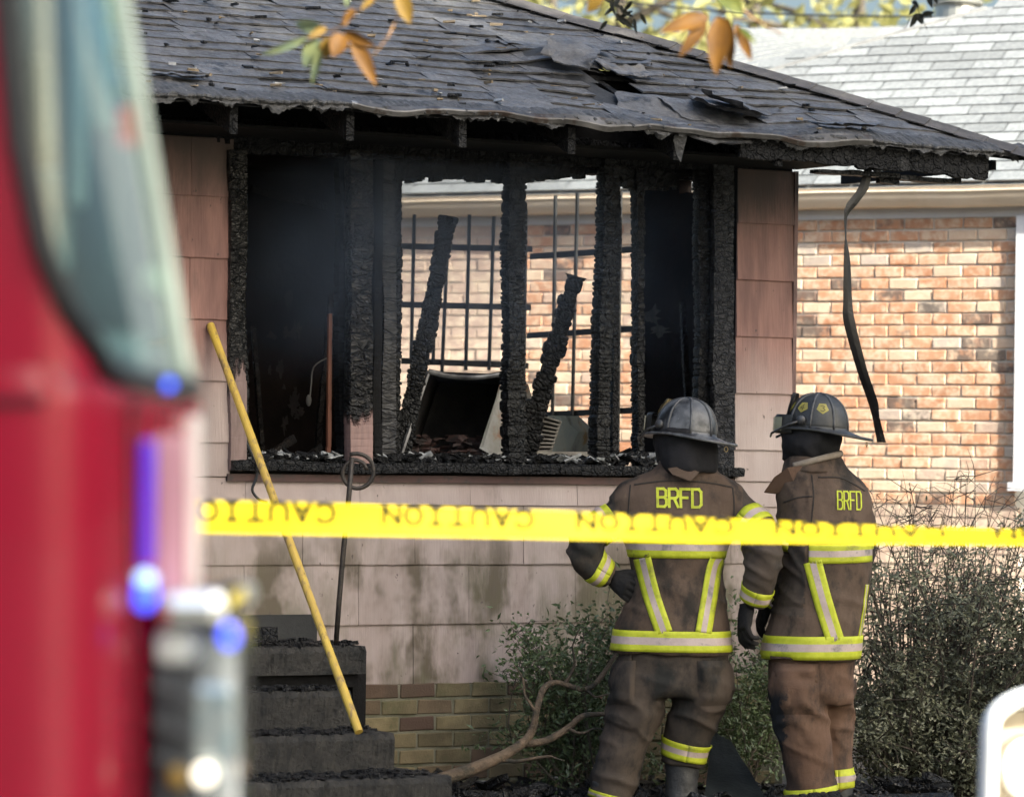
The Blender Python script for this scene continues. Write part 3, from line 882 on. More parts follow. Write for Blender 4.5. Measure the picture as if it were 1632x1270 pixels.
# back wing roof with level ridge at photo y~48 and hip line between
Yb = 29.5
p1 = NI @ at(1150, 46, Yb + 1.2); p2 = NI @ at(1440, 46, Yb + 1.2)
def npl(px, py):
    o = NI @ CAM; d = NI.to_3x3() @ ray(px, py)
    # z = zf+.215+NP*(y+.14)
    t = (zf + .215 + NP * (o.y + .14) - o.z) / (d.z - NP * d.y)
    return o + d * t
b = MB(); b.add([p - Vector((0, 0, .02)) for p in [NR(xa - 6, 0), NR(xb + 4, 0), NR(xb + 4, 4.2), npl(1660, -9), npl(1190, 127), NR(xa - 6, npl(1190, 127).y + .14)]], [(0, 1, 2, 3, 4, 5)]); b.build('roof_deck', SHINGLE_N, NS)
h0 = npl(1200, 124); h1 = npl(1573, 16); h2 = npl(1640, -3)
b = MB(); n = 30
rows = []
lo = [npl(640 + (1264 - 640) * i / 20, 104 + 160 * (1 - i / 20)) for i in range(21)]
# far roof plane as strips (courses) stepping back from the hip line
A = npl(1120, 146); B = npl(1475, 44)
for i in range(8):
    t0, t1 = i / 8, (i + 1) / 8
    P = [A.lerp(B, t) for t in (0, 1)]
up = (p1 - A)
for i in range(10):
    a0_ = A + (p1 - A) * (i / 10); a1_ = A + (p1 - A) * ((i + 1) / 10 + .01); b0_ = B + (p2 - B) * (i / 10); b1_ = B + (p2 - B) * ((i + 1) / 10 + .01)
    hh = Vector((0, 0, .02))
    b.add([a0_ + hh, b0_ + hh, b1_, a1_], [(0, 1, 2, 3)]); b.add([a0_ + hh, b0_ + hh, b0_ - hh * .5, a0_ - hh * .5], [(0, 1, 2, 3)])
b.build('back_roof', SHINGLE_N, NS)
b = MB(); b.tube([npl(1200, 124) + Vector((0, 0, .01)), npl(1400, 65) + Vector((0, 0, .012)), npl(1573, 16) + Vector((0, 0, .01))], .018, 6, .5); b.build('hip_cap', simple('hip cap', (.12, .12, .125), (.2, .2, .2), 8, .8), NS)
# roof turbine vent at the top
pv = NI @ at(1525, 10, 28.2)
b = MB()
b.tube([pv + Vector((0, 0, -.12)), pv + Vector((0, 0, .02))], [.16, .16], 20); 
for k in range(10):
    a = 2 * math.pi * k / 10
for (r0, z0_) in ((.19, .02), (.21, .05), (.21, .08), (.17, .12), (.02, .14)): pass
b.rings([[pv + Vector((r0 * math.cos(a), r0 * math.sin(a), z0_)) for a in [2 * math.pi * k / 24 for k in range(24)]] for (r0, z0_) in ((.19, .0), (.20, .015), (.185, .03), (.20, .045), (.185, .06), (.20, .075), (.185, .09), (.12, .13), (.01, .14))])
b.build('roof_vent', simple('galvanised vent', (.4, .4, .38), None, 6, .35, metal=.7), NS)
# ------------------------------------------------------------------ vegetation
BARK = simple('grey bark', (.05, .04, .03), (.10, .085, .065), 12, .9, .02, 30, (1, 1, .4))
def leaf_mat(name, c1, c2, trans=.25, rough=.5):
    m, nt, b = M_(name)
    g = nz(nt, coord(nt), 60, 2); f = nz(nt, coord(nt), 2.2, 4)
    col = mixc(nt, rng(nt, mth(nt, 'MULTIPLY_ADD', g, .6, mth(nt, 'MULTIPLY', f, .5)), .35, .75), c1, c2)
    nt.links.new(col, b.inputs['Base Color']); b.inputs['Roughness'].default_value = rough
    tr = nd(nt, 'ShaderNodeBsdfTranslucent'); ms = nd(nt, 'ShaderNodeMixShader'); ms.inputs[0].default_value = trans
    nt.links.new(col, tr.inputs['Color']); nt.links.new(b.outputs[0], ms.inputs[1]); nt.links.new(tr.outputs[0], ms.inputs[2])
    nt.links.new(ms.outputs[0], nt.nodes['Material Output'].inputs[0])
    return m
def add_leaf(M, c, L, w, rnd, d=None):
    if d is None:
        d = Vector((rnd.gauss(0, 1), rnd.gauss(0, 1), rnd.gauss(0, .8)))
    d = d.normalized()
    s = d.cross(Vector((rnd.gauss(0, 1), rnd.gauss(0, 1), rnd.gauss(0, 1)))).normalized()
    n = d.cross(s)
    a = c; m1 = c + d * L * .5
    M.add([a, m1 + s * w * .5 + n * w * .2, c + d * L, m1 - s * w * .5 + n * w * .2], [(0, 1, 2), (0, 2, 3)])
def big_tree(name, label, base, h, crown, nleaf, lsz, mat, seed, group=None, trunk_r=.2, bare=0.0):
    rnd = random.Random(seed)
    base = Vector(base)
    t = thing(name, label, 'tree', base, group)
    cz, rx, rz = crown
    b = MB()
    lean = Vector((rnd.uniform(-.4, .4), rnd.uniform(-.4, .4), 0))
    pts = [Vector((0, 0, -.2)), Vector((0, 0, h * .25)) + lean * .3, Vector((0, 0, h * .55)) + lean * .7, Vector((0, 0, h * .9)) + lean]
    b.tube(spline(pts, 4), lerps([trunk_r * 1.3, trunk_r, trunk_r * .6, trunk_r * .12], 4), 10)
    ends = []
    for k in range(16):
        z = rnd.uniform(h * .3, h * .8); a = rnd.uniform(0, 6.28); L = rx * rnd.uniform(.6, 1.0)
        p0 = Vector((0, 0, z)) + lean * z / h
        p1 = p0 + Vector((math.cos(a) * L * .5, math.sin(a) * L * .5, L * .25)); p2 = p0 + Vector((math.cos(a) * L, math.sin(a) * L, L * rnd.uniform(.1, .5)))
        b.tube(spline([p0, p1, p2], 3), lerps([trunk_r * .4, trunk_r * .25, trunk_r * .06], 3), 6)
        ends += [p1, p2]
    b.build('trunk', BARK, t, True)
    M = MB()
    cl = []
    for k in range(90):
        while True:
            v = Vector((rnd.uniform(-1, 1), rnd.uniform(-1, 1), rnd.uniform(-1, 1)))
            if .25 < v.length < 1: break
        cl.append((Vector((v.x * rx, v.y * rx, cz + v.z * rz)), rnd.uniform(.16, .34) * rx))
    for i in range(nleaf):
        c, r = rnd.choice(cl)
        v = Vector((rnd.gauss(0, .5), rnd.gauss(0, .5), rnd.gauss(0, .4))) * r
        add_leaf(M, c + v, lsz * rnd.uniform(.7, 1.3), lsz * .6, rnd)
    M.build('crown', mat, t)
    return t
LEAF_DK = leaf_mat('dark green leaves', (.03, .05, .016), (.075, .10, .03))
big_tree('shade_tree', 'unseen evergreen tree added to shade the fire engine', (7.2, -3.2, 0), 11.5, (7.2, 3.4, 3.6), 24000, .24, LEAF_DK, 3, None, .26)  # out-of-view tree, added to keep the sun off the fire engine
big_tree('shade_tree', 'second unseen evergreen tree added to shade the left siding', (9.4, 6.8, 0), 15, (11.3, 2.4, 4.0), 24000, .24, LEAF_DK, 4, None, .26)  # out-of-view tree, added to close sun gaps on the left siding
LEAF_YL = leaf_mat('yellow green leaves', (.26, .27, .08), (.42, .38, .16), .5)
big_tree('shade_tree', 'large dense evergreen tree throwing shade across the burnt house', (10.3, 8.6, 0), 12.5, (8.8, 3.9, 4.2), 30000, .24, LEAF_DK, 2, None, .3)
for i, (px, Y, h, rx) in enumerate([(700, 50, 13, 3.6), (1010, 46, 10.5, 2.6), (1160, 52, 12.5, 3.2), (1330, 47, 10, 2.6), (1500, 55, 12.5, 3.4), (880, 60, 14, 3.8)]):
    x = at(px, 600, Y).x
    big_tree('background_tree', ['tall yellow green tree behind the charred roof', 'thin sunlit tree right of the roof hip', 'pale green tree behind the drooping leaf sprig', 'light yellow tree above the far shingle ridge', 'sunlit tree behind the galvanised roof vent', 'far tall tree directly behind the burnt roof slope'][i],
             (x, Y, 0), h, (h * .62, rx, h * .36), 900, .26, LEAF_YL, 20 + i, 'trees beyond the houses', .16)
# utility wire
a = at(700, -45, 33); c = at(1480, 27, 31)
b = MB(); b.tube([a.lerp(c, i / 12) + Vector((0, 0, -.12 * math.sin(math.pi * i / 12))) for i in range(20)], .009, 5)
tag(b.build('utility_wire', simple('wire', (.02, .02, .022))), 'thin dark utility wire running above the far shingle ridge', 'wire')

# shrubs
def shrub(name, label, base, stems, nleaf, lsz, mat, seed, tips, spread=.12, droop=0, twig_mat=BARK, r0=.02, twigs=3):
    rnd = random.Random(seed)
    base = Vector(base)
    t = thing(name, label, 'shrub', base)
    b = MB(); M = MB(); spots = []
    for k in range(stems):
        tip = Vector(tips(rnd)) - base
        st = Vector((tip.x * .25 + rnd.uniform(-.1, .1), tip.y * .3 + rnd.uniform(-.08, .08), 0))
        mid = st.lerp(tip, .5) + Vector((rnd.gauss(0, .10), rnd.gauss(0, .08), rnd.gauss(0.02, .06)))
        pts = spline([st, mid, tip], 5)
        b.tube(pts, [r0 * (1 - .85 * i / (len(pts) - 1)) * rnd.uniform(.6, 1) for i in range(len(pts))], 5)
        for q in range(twigs):
            i = rnd.randint(4, len(pts) - 1); p = pts[i]
            d = Vector((rnd.gauss(0, 1), rnd.gauss(0, .7), rnd.gauss(.3, .7))).normalized() * rnd.uniform(.08, .28)
            e = p + d * .5 + Vector((rnd.gauss(0, .03), rnd.gauss(0, .03), rnd.gauss(0, .03))); f = p + d + Vector((0, 0, -droop * rnd.random()))
            b.tube([p, e, f], [r0 * .28, r0 * .2, r0 * .08], 4)
            spots += [(p, e), (e, f), (e, f)]
        spots += [(pts[i], pts[i + 1]) for i in range(3, len(pts) - 1)]
    b.build('branches', twig_mat, t)
    for i in range(nleaf):
        p, e = rnd.choice(spots)
        c = p.lerp(e, rnd.random()) + Vector((rnd.gauss(0, spread), rnd.gauss(0, spread), rnd.gauss(0, spread)))
        if c.z > .02: add_leaf(M, c, lsz * rnd.choice((.6, .8, 1, 1.2, 1.7)), lsz * .55, rnd)
    o = M.build('foliage', mat, t); o['kind'] = 'stuff'
    return t
LEAF_SH = leaf_mat('shrub leaves', (.045, .072, .032), (.14, .18, .08), .2, .36)
LEAF_OL = leaf_mat('olive shrub leaves', (.075, .085, .055), (.24, .245, .165), .25, .34)
def reg(polys, Ya, Yb):
    def f(rnd):
        px, py = rnd.choice(polys); px += rnd.uniform(-40, 40); py += rnd.uniform(-40, 40)
        return at(px, py, rnd.uniform(Ya, Yb))
    return f
bp = at(960, 1215, 18.15); bp.z = 0.02
shrub('boxwood_bush', 'bushy green shrub in front of the foundation left of the firefighters', bp, 44, 8000, .030, LEAF_SH, 3,
      reg([(850, 1020), (880, 1000), (920, 990), (960, 990), (860, 1070), (900, 1060), (940, 1070), (980, 1000), (900, 1120), (950, 1130), (870, 1160), (1040, 1130), (970, 1170), (960, 1050)], 17.9, 18.5), .035, 0, BARK, .009, 5)
bp = at(1180, 1215, 18.4); bp.z = .02
shrub('boxwood_bush', 'small green shrub growing between the two firefighters', bp, 20, 4200, .030, LEAF_SH, 4,
      reg([(1150, 1090), (1190, 1080), (1210, 1050), (1180, 1130), (1200, 1010), (1160, 1150), (1220, 1120)], 18.2, 18.9), .04, 0, BARK, .008, 5)
bp = at(1500, 1240, 19.0); bp.z = 0.0
shrub('overgrown_shrub', 'large tangled olive shrub at the house corner right of the firefighters', bp, 120, 34000, .027, LEAF_OL, 5,
      reg([(1400, 900), (1440, 880), (1480, 890), (1520, 870), (1560, 890), (1600, 870), (1640, 880), (1400, 960), (1450, 950), (1500, 960), (1550, 950), (1600, 960), (1650, 960),
           (1400, 1030), (1450, 1020), (1500, 1040), (1560, 1030), (1620, 1030), (1410, 1100), (1460, 1100), (1520, 1110), (1580, 1110), (1640, 1100), (1430, 1160), (1500, 1180), (1560, 1180), (1400, 1150),
           (1500, 1220), (1560, 1230), (1620, 1200), (1690, 900), (1700, 1000), (1680, 1100)], 18.5, 19.6), .03, .1, simple('dark twigs', (.03, .025, .02), (.07, .055, .045), 20, .9), .014, 5)
# bare twigs on top of it
bp = at(1470, 1230, 19.2); bp.z = 0
shrub('bare_shrub', 'leafless tangle of thin twigs rising against the sunlit brick', bp, 60, 260, .022, LEAF_OL, 6,
      reg([(1390, 830), (1420, 800), (1450, 820), (1480, 840), (1520, 800), (1560, 790), (1600, 800), (1640, 790), (1400, 770), (1560, 760), (1620, 840)], 18.9, 19.8), .05, .1, simple('bare twigs', (.04, .03, .025), (.09, .07, .06), 20, .9), .009, 7)
# old trunk sprawling along the foundation (belongs to a toppled shrub)
root = at(712, 1245, 17.6); root.z = max(root.z, .05)
TS = thing('fallen_limb', 'crooked bare limb sprawling from the steps up into the bush', 'branch', root)
wood = simple('pale bark', (.17, .12, .08), (.08, .06, .042), 14, .9, .014, 50, layers=[((.045, .04, .03), 9, .46, .62, (1, 1, 1))])
def plim(pts, rad):
    return spline([at(x, y, Y) - root for x, y, Y in pts], 4), lerps([r * .78 / 342 for r in rad], 4)
b = MB()
P, R2 = plim([(700, 1243, 17.55), (760, 1222, 17.6), (812, 1198, 17.65), (845, 1170, 17.7), (856, 1130, 17.7), (866, 1098, 17.75), (888, 1087, 17.8), (935, 1098, 17.8), (965, 1068, 17.85), (985, 1035, 17.9)], [15, 13, 11, 9, 7, 7, 6, 6, 5, 3])
b.tube(P, R2, 8)
b.build('limb', wood, TS, True)
b = MB(); P, R2 = plim([(830, 1185, 17.7), (870, 1180, 17.7), (905, 1160, 17.75), (930, 1140, 17.75), (975, 1138, 17.8)], [8, 8, 7, 6, 4]); b.tube(P, R2, 8); b.build('limb', wood, TS, True)
b = MB(); P, R2 = plim([(880, 1090, 17.8), (878, 1080, 17.8), (874, 1070, 17.8)], [4, 3, 2]); b.tube(P, R2, 6); b.build('limb', wood, TS, True)

for pts, rad in (([(790, 1210, 17.65), (830, 1212, 17.6), (870, 1205, 17.55), (900, 1212, 17.5)], [5, 4, 3, 1]), ([(856, 1135, 17.7), (838, 1112, 17.7), (832, 1080, 17.72), (820, 1060, 17.72)], [4, 3, 2, 1]), ([(905, 1160, 17.75), (925, 1168, 17.7), (950, 1160, 17.7), (972, 1168, 17.7)], [4, 3, 2, 1]), ([(935, 1098, 17.8), (950, 1110, 17.78), (978, 1104, 17.78)], [4, 2, 1]), ([(900, 1090, 17.8), (915, 1060, 17.8), (912, 1030, 17.8), (925, 1000, 17.8)], [4, 3, 2, 1])):
    b = MB(); P, R2 = plim(pts, rad); P = [q + Vector((.006 * noise.noise(q * 20), 0, .006 * noise.noise(q * 23))) for q in P]; b.tube(P, R2, 6); b.build('twig', wood, TS, True)
# ------------------------------------------------------------------ overhanging sprigs (close to the camera)
LM = {}
def leafmat(k, c1, c2):
    if k not in LM: LM[k] = simple(k, c1, c2, 18, .6, trans=.3, spec=.25, layers=[])
    return LM[k]
OR = leafmat('orange leaf', (.17, .075, .008), (.10, .045, .010)); GR = leafmat('pale green leaf', (.15, .19, .12), (.19, .21, .09)); OC = leafmat('ochre leaf', (.20, .12, .015), (.13, .075, .014)); DG = leafmat('deep green leaf', (.05, .07, .015), (.14, .15, .03)); BL = leafmat('dark leaf', (.012, .013, .010), (.03, .03, .02))
def sprig(label, leaves, twigs, Y, tw=.004, group=None, wfac=1.0):
    o0 = at(twigs[0][0][0], twigs[0][0][1], Y)
    t = thing('leafy_twig', label, 'twig', o0, group)
    for tg in twigs:
        b = MB(); b.tube([at(x, y, Y + .02 * (i % 2)) - o0 for i, (x, y) in enumerate(tg)], [tw * (1 - .5 * i / len(tg)) for i in range(len(tg))], 6)
        b.build('twig', simple('twig bark', (.28, .16, .07), (.16, .09, .05), 30, .8) if tw > .003 else BL, t)
    rnd = random.Random(int(Y * 10))
    for (x0, y0, x1, y1, w, m) in leaves:
        p0 = at(x0, y0, Y) - o0; p1 = at(x1, y1, Y + rnd.uniform(-.05, .05)) - o0
        d = p1 - p0; L = d.length; d.normalize()
        s = d.cross(Vector((rnd.uniform(-.4, .4), -1, rnd.uniform(-.4, .4)))).normalized(); n = s.cross(d)
        b = MB(); rows = []
        for i in range(9):
            t_ = i / 8; ww = w * .85 / FPX * Y * .5 * math.sin(math.pi * min(1, .06 + .94 * t_ ** .8)) ** .8
            c = p0 + d * L * t_ + n * L * .05 * math.sin(math.pi * t_)
            rows.append([c - s * ww + n * ww * .3, c - s * ww * .5 + n * ww * .1, c, c + s * ww * .5 + n * ww * .1, c + s * ww + n * ww * .3])
        b.grid(rows); b.build('leaf', m, t, True)
sprig('blurred sprig of orange and pale green leaves hanging over the charred roof',
      [(490, 60, 415, 88, 16, GR), (515, 45, 470, 38, 26, GR), (505, 62, 485, 108, 36, GR), (512, 75, 497, 138, 16, GR), (525, 60, 518, 95, 28, OC), (545, 55, 530, 92, 36, OR), (550, 52, 600, 75, 22, OR), (562, 62, 600, 138, 30, OR),
       (565, 14, 545, 42, 14, OR), (595, 0, 575, 18, 14, OC), (636, -12, 654, 40, 32, OC), (555, -10, 552, 12, 12, GR), (520, 45, 490, 62, 16, OC)],
      [[(650, -40), (640, 15), (618, 60), (595, 88)], [(640, -40), (570, 18), (550, 40), (525, 52)]], 10.6)
sprig('blurred sprig of broad orange leaves hanging before the far roof',
      [(1128, 28, 1050, 52, 34, OR), (1125, 35, 1082, 92, 26, OR), (1148, 28, 1142, 122, 42, OR), (1158, 30, 1165, 110, 30, OR), (1172, 40, 1198, 98, 22, OR), (1145, -10, 1185, 22, 36, DG), (960, -12, 935, 22, 26, OC), (1180, 45, 1205, 72, 12, DG)],
      [[(1160, -50), (1168, -5), (1150, 20), (1140, 32)], [(1175, 8), (1200, 30), (1245, 55)], [(975, -50), (962, -12)]], 10.8)
sprig('thin sprig of small dark leaves hanging at the top of the roof slope',
      [(985 + random.uniform(-25, 25), y, 985 + random.uniform(-34, 34), y + random.uniform(12, 22), 8, BL) for y in (-6, -2, 0, 3, 6, 9, 12, 15, 18, 22, 26, 30, 34)] + [(1010, 30, 1015, 56, 7, BL), (1020, 22, 1030, 40, 8, BL)],
      [[(985, -40), (990, 0), (1005, 30), (1012, 50)], [(960, -40), (972, 0), (980, 18)]], 14.5, .002)
sprig('dark cluster of small leaves hanging before the pale shingle roof',
      [(1462, 22, 1450, 45, 12, BL), (1464, 22, 1470, 40, 14, BL), (1470, 24, 1490, 20, 12, BL), (1472, 20, 1486, 28, 9, BL), (1480, -8, 1486, 14, 12, BL), (1488, -8, 1494, 8, 9, BL), (1460, 8, 1448, 26, 9, BL), (1455, 2, 1465, 14, 9, BL), (1468, 28, 1470, 38, 9, BL)],
      [[(1470, -40), (1458, 0), (1466, 24), (1478, 48)], [(1485, -40), (1488, 0)], [(1450, 30), (1443, 46)]], 14.2, .0018)

# ------------------------------------------------------------------ loose things at the house
YEL = simple('yellow fibreglass pole', (.52, .36, .05), (.42, .28, .055), 12, .5, .001, 80, (1, 1, .3), layers=[((.22, .15, .07), 26, .5, .64, (1, 1, .2)), ((.07, .05, .03), 15, .6, .7, (1, 1, .3))])
p0 = at(572, 1166, 16.55); p1 = hw(335, 518, .02); p1 = HM @ p1
b = MB(); ax = [p0.lerp(p1, i / 10) for i in range(11)]
off = p0.copy(); b.tube([q - off for q in ax], [.019 + .001 * math.sin(i * 2) for i in range(11)], 14)
o = b.build('pole', YEL); o.location = off
tag(o, 'yellow fibreglass pole leaning from the steps to the window frame', 'pole')
# handrail with scroll
hb = HM @ hw(535, 1030, .3); hb.z = .762
RL = thing('iron_handrail', 'bent rusty iron handrail with a scroll top standing on the landing', 'handrail', hb)
dY = hb.y
def rp(px, py): return at(px, py, dY) - hb
b = MB(); b.tube([rp(535, 1032), rp(541, 950), rp(548, 870), rp(556, 790), rp(561, 728)], .0125, 8); b.build('post', IRON, RL, True)
pts = []
for i in range(34):
    a = math.radians(100 - i * 13.5); r = 31 - i * .42
    if i < 6: r = 30
    pts.append(rp(568 + r * math.cos(a) * .98, 753 - r * math.sin(a) * 1.0))
b = MB(); b.tube([rp(557, 724)] + pts, .010, 8, .6); b.build('scroll', IRON, RL, True)
# dangling cable by the sill
b = MB(); q0 = HM @ hw(398, 715, .03)
b.tube([x - q0 for x in spline([HM @ hw(392, 705, .03), HM @ hw(402, 725, .05), HM @ hw(410, 755, .05), HM @ hw(402, 780, .05), HM @ hw(412, 795, .05), HM @ hw(425, 800, .04)], 5)], .007, 6)
o = b.build('cable', simple('black cable', (.012, .012, .013), None, 5, .5)); o.location = q0; tag(o, 'short black cable dangling over the window sill corner', 'cable')
# hanging lamp wire inside left bay
b = MB(); q0 = HM @ hw(498, 580, -.6)
b.tube([x - q0 for x in spline([HM @ hw(522, 570, -.7), HM @ hw(500, 585, -.7), HM @ hw(496, 615, -.7), HM @ hw(494, 632, -.7)], 4)], .004, 6); b.ell(HM @ hw(492, 638, -.7) - q0, (.014, .014, .03), 10, 6)
o = b.build('hanging_wire', simple('ashy wire', (.16, .15, .14), None, 5, .8)); o.location = q0; tag(o, 'ashy wire with a socket dangling inside the left dark bay', 'wire')
# strip of flashing hanging from the eave
sp = [(1384, 268, 12, 0), (1376, 300, 17, .3), (1358, 325, 18, .5), (1348, 345, 8, 1.2), (1348, 380, 6, 1.3), (1350, 420, 12, .8), (1351, 480, 15, .4), (1354, 515, 19, .1), (1374, 590, 16, -.3), (1391, 640, 15, -.6), (1396, 665, 10, -.9), (1405, 705, 14, -.2)]
tube = spline([HM @ hw(x, y, .72) for x, y, _, _ in sp], 4); ww = lerps([s_[2] for s_ in sp], 4); tw = lerps([s_[3] for s_ in sp], 4)
off = tube[0].copy(); b = MB(); rows = []
for p, w, t_ in zip(tube, ww, tw):
    s_ = Vector((math.cos(t_), math.sin(t_), 0)); hw_ = w / 315 * .5 / max(.45, abs(math.cos(t_)))
    rows.append([p - off - s_ * hw_, p - off + Vector((0, -.006, 0)), p - off + s_ * hw_, p - off + Vector((0, .004, 0))])
b.rings(rows); o = b.build('hanging_strip', simple('sooty flashing', (.008, .0075, .007), (.024, .021, .019), 8, .55, .002, 40, metal=.2)); o.location = off
tag(o, 'dark twisted strip of flashing hanging from the burnt eave corner', 'strip')

# leaning charred studs
def leaning(label, top, bot, n0, n1, w, seed, jag=.3, tm=None):
    pa = HM @ hw(*bot, n0); pb = HM @ hw(*top, n1)
    b = MB(); c = pa.lerp(pb, .5)
    char_beam(b, pa - c, pb - c, w, .05, seed, .026, jag)
    o = b.build('charred_stud', CHAR); o.location = c
    return tag(o, label, 'stud', 'loose charred studs')
leaning('thick charred stud leaning in the window, bars behind its top', (716, 345), (640, 722), -.3, -.2, .095, 41, .16)
leaning('thin charred lath beside the thick leaning stud', (690, 500), (664, 650), -.36, -.34, .025, 42, .2)
leaning('jagged short charred stud leaning above the tipped appliance', (916, 440), (836, 728), -.36, -.16, .105, 43, .3)
# window guards: iron bars
GI = simple('black iron bars', (.012, .012, .013), (.03, .03, .032), 20, .5)
def guard(label, pts, rails, bars, bart):
    (ax_, ay_), (bx_, by_) = pts
    o0 = Vector((ax_, ay_, 0)); d = Vector((bx_ - ax_, by_ - ay_, 0)).normalized(); nrm = Vector((d.y, -d.x, 0))
    def on(px, py):
        v = ray(px, py); t = (o0 - CAM).dot(nrm) / v.dot(nrm); return CAM + v * t
    base = on(*rails[0][0]); t_ = thing('window_guard', label, 'window guard', base, 'burglar bars across the far opening')
    for a, c in rails:
        p, q = on(*a) - base, on(*c) - base; dd = (q - p).normalized(); L = (q - p).length
        m = Matrix((dd, nrm, dd.cross(nrm))).transposed()
        MB().box((p + q) / 2 - nrm * .012, (L, .008, .034), m).build('rail', GI, t_)
    for (x0, y0, x1, y1) in bars:
        b = MB(); b.tube([on(x0, y0) - base + nrm * .004, on(x1, y1) - base + nrm * .004], .0105, 8); b.build('bar', GI, t_)
guard('left panel of black iron bars with rails sagging to the right', ((-.634, 21.0), (.1, 21.17)), [((625, 392), (849, 397)), ((625, 485), (847, 490)), ((640, 575), (843, 583))],
      [(660, 342, 655, 575), (695, 375, 690, 580), (715, 345, 702, 640), (748, 342, 742, 590), (787, 345, 779, 590), (838, 335, 833, 730)], 0)
guard('right panel of black iron bars with rails rising to the right', ((.1, 21.25), (.678, 20.8)), [((843, 409), (1016, 397)), ((838, 535), (1008, 524)), ((842, 662), (1006, 654))],
      [(886, 312, 880, 735), (921, 308, 911, 735), (956, 308, 948, 735), (990, 305, 985, 735)], 0)
# charred far post where the two panels meet
c = at(822, 560, 21.35); b = MB(); char_beam(b, Vector((0, 0, -1.6)), Vector((0, 0, 1.35)), .06, .06, 51, .04, .12); o = b.build('charred_stud', CHAR); o.location = (c.x, c.y, 1.6 + .0); tag(o, 'upright charred stud where the two bar panels meet', 'stud', 'loose charred studs')
# tipped appliance
def Q(px, py, n): return HM @ hw(px, py, n)
ap0 = Q(720, 725, -.4)
AP = thing('tipped_appliance', 'gutted tipped-over white appliance behind the sill', 'appliance', ap0)
DK = simple('burnt enamel', (.012, .012, .013), (.04, .036, .035), 9, .5, .004, 40, layers=[((.12, .04, .025), 5, .62, .75, (1, 1, 1))])
LT = simple('scorched white enamel', (.34, .34, .33), (.20, .19, .17), 7, .5, .003, 30, layers=[((.20, .09, .035), 6, .52, .66, (1, 1, 1)), ((.03, .03, .03), 4, .58, .7, (1, 1, 1))])
F = [Q(683, 592, -.30), Q(800, 596, -.30), Q(766, 728, -.25), Q(638, 728, -.25)]
Bk = [Q(700, 610, -.9), Q(800, 612, -.9), Q(775, 728, -.9), Q(660, 728, -.9)]
F = [q - ap0 for q in F]; Bk = [q - ap0 for q in Bk]
b = MB(); b.add(F + Bk, [(4, 5, 6, 7), (0, 4, 7, 3), (0, 1, 5, 4), (1, 2, 6, 5)]); b.build('cavity', DK, AP)
b = MB(); rim = [F[0] + Vector((0, -.01, .0)), F[0].lerp(F[1], .25) + Vector((0, -.03, -.018)), F[0].lerp(F[1], .5) + Vector((0, -.04, -.024)), F[0].lerp(F[1], .75) + Vector((0, -.03, -.018)), F[1] + Vector((0, -.01, 0))]
b.tube(spline(rim, 4), .014, 8, .5); b.tube([F[0], F[3]], .012, 6); b.build('rim', simple('burnt steel rim', (.05, .05, .055), (.16, .16, .17), 14, .35, metal=.6), AP)
S4 = [Q(802, 600, -.30) - ap0, Q(764, 714, -.25) - ap0, Q(800, 735, -.25) - ap0, Q(846, 640, -.55) - ap0, Q(838, 612, -.6) - ap0]
b = MB(); b.add(S4 + [q + Vector((.012, .02, 0)) for q in S4], [(0, 1, 2, 3, 4), (9, 8, 7, 6, 5), (0, 5, 6, 1), (1, 6, 7, 2), (2, 7, 8, 3), (3, 8, 9, 4), (4, 9, 5, 0)]); b.build('side_panel', LT, AP)
b = MB(); rnd = random.Random(8)
for i in range(60):
    p = Q(rnd.uniform(650, 765), rnd.uniform(695, 732), rnd.uniform(-.7, -.3)) - ap0
    b.box(p, (rnd.uniform(.03, .12), rnd.uniform(.02, .05), .012), Matrix.Rotation(rnd.uniform(0, 3), 3, 'Z') @ Matrix.Rotation(rnd.uniform(-.7, .7), 3, 'X'), 0, .006)
o = b.build('ash_heap', [simple('red brown ash', (.06, .025, .02), (.02, .018, .018), 12, .8)], AP); o['kind'] = 'stuff'
# window air conditioner with grille
ac0 = Q(880, 725, -.7)
AC = thing('air_conditioner', 'tipped grey window air conditioner with a louvred grille', 'air conditioner', ac0)
C4 = [Q(845, 728, -.62) - ac0, Q(868, 662, -.66) - ac0, Q(893, 662, -.8) - ac0, Q(922, 688, -.9) - ac0, Q(905, 728, -.9) - ac0]
b = MB(); b.add(C4 + [q + Vector((.10, .25, 0.0)) for q in C4], [(0, 1, 2, 3, 4), (9, 8, 7, 6, 5), (0, 5, 6, 1), (1, 6, 7, 2), (2, 7, 8, 3), (3, 8, 9, 4), (4, 9, 5, 0)])
b.build('case', simple('blue grey enamel', (.22, .27, .30), (.30, .33, .34), 6, .45, layers=[((.25, .18, .08), 6, .6, .7, (1, 1, 1)), ((.04, .04, .04), 5, .56, .7, (1, 1, 1))]), AC)
GW = simple('grille slat', (.36, .34, .31), (.22, .20, .18), 20, .5)
g4 = [Q(842, 726, -.55), Q(866, 664, -.58), Q(893, 672, -.60), Q(876, 724, -.58)]
g4 = [q - ac0 for q in g4]
b = MB(); b.add(g4 + [q + Vector((.004, .02, 0)) for q in g4], [(0, 1, 2, 3), (7, 6, 5, 4), (0, 4, 5, 1), (1, 5, 6, 2), (2, 6, 7, 3), (3, 7, 4, 0)]); b.build('grille_back', CHAR_SOOT, AC)
for i in range(10):
    t_ = i / 9
    p = g4[0].lerp(g4[1], t_) + Vector((0, -.012, 0)); q = g4[3].lerp(g4[2], t_) + Vector((0, -.012, 0))
    b = MB(); b.tube([p, q], .0055, 6); b.build('slat', GW, AC)
b = MB(); b.tube(g4 + [g4[0]], .008, 6); b.build('grille_frame', GW, AC)
MB().box(Q(895, 724, -.5) - ac0, (.32, .05, .03), Matrix.Rotation(TH, 3, 'Z')).build('base_rail', GW, AC)

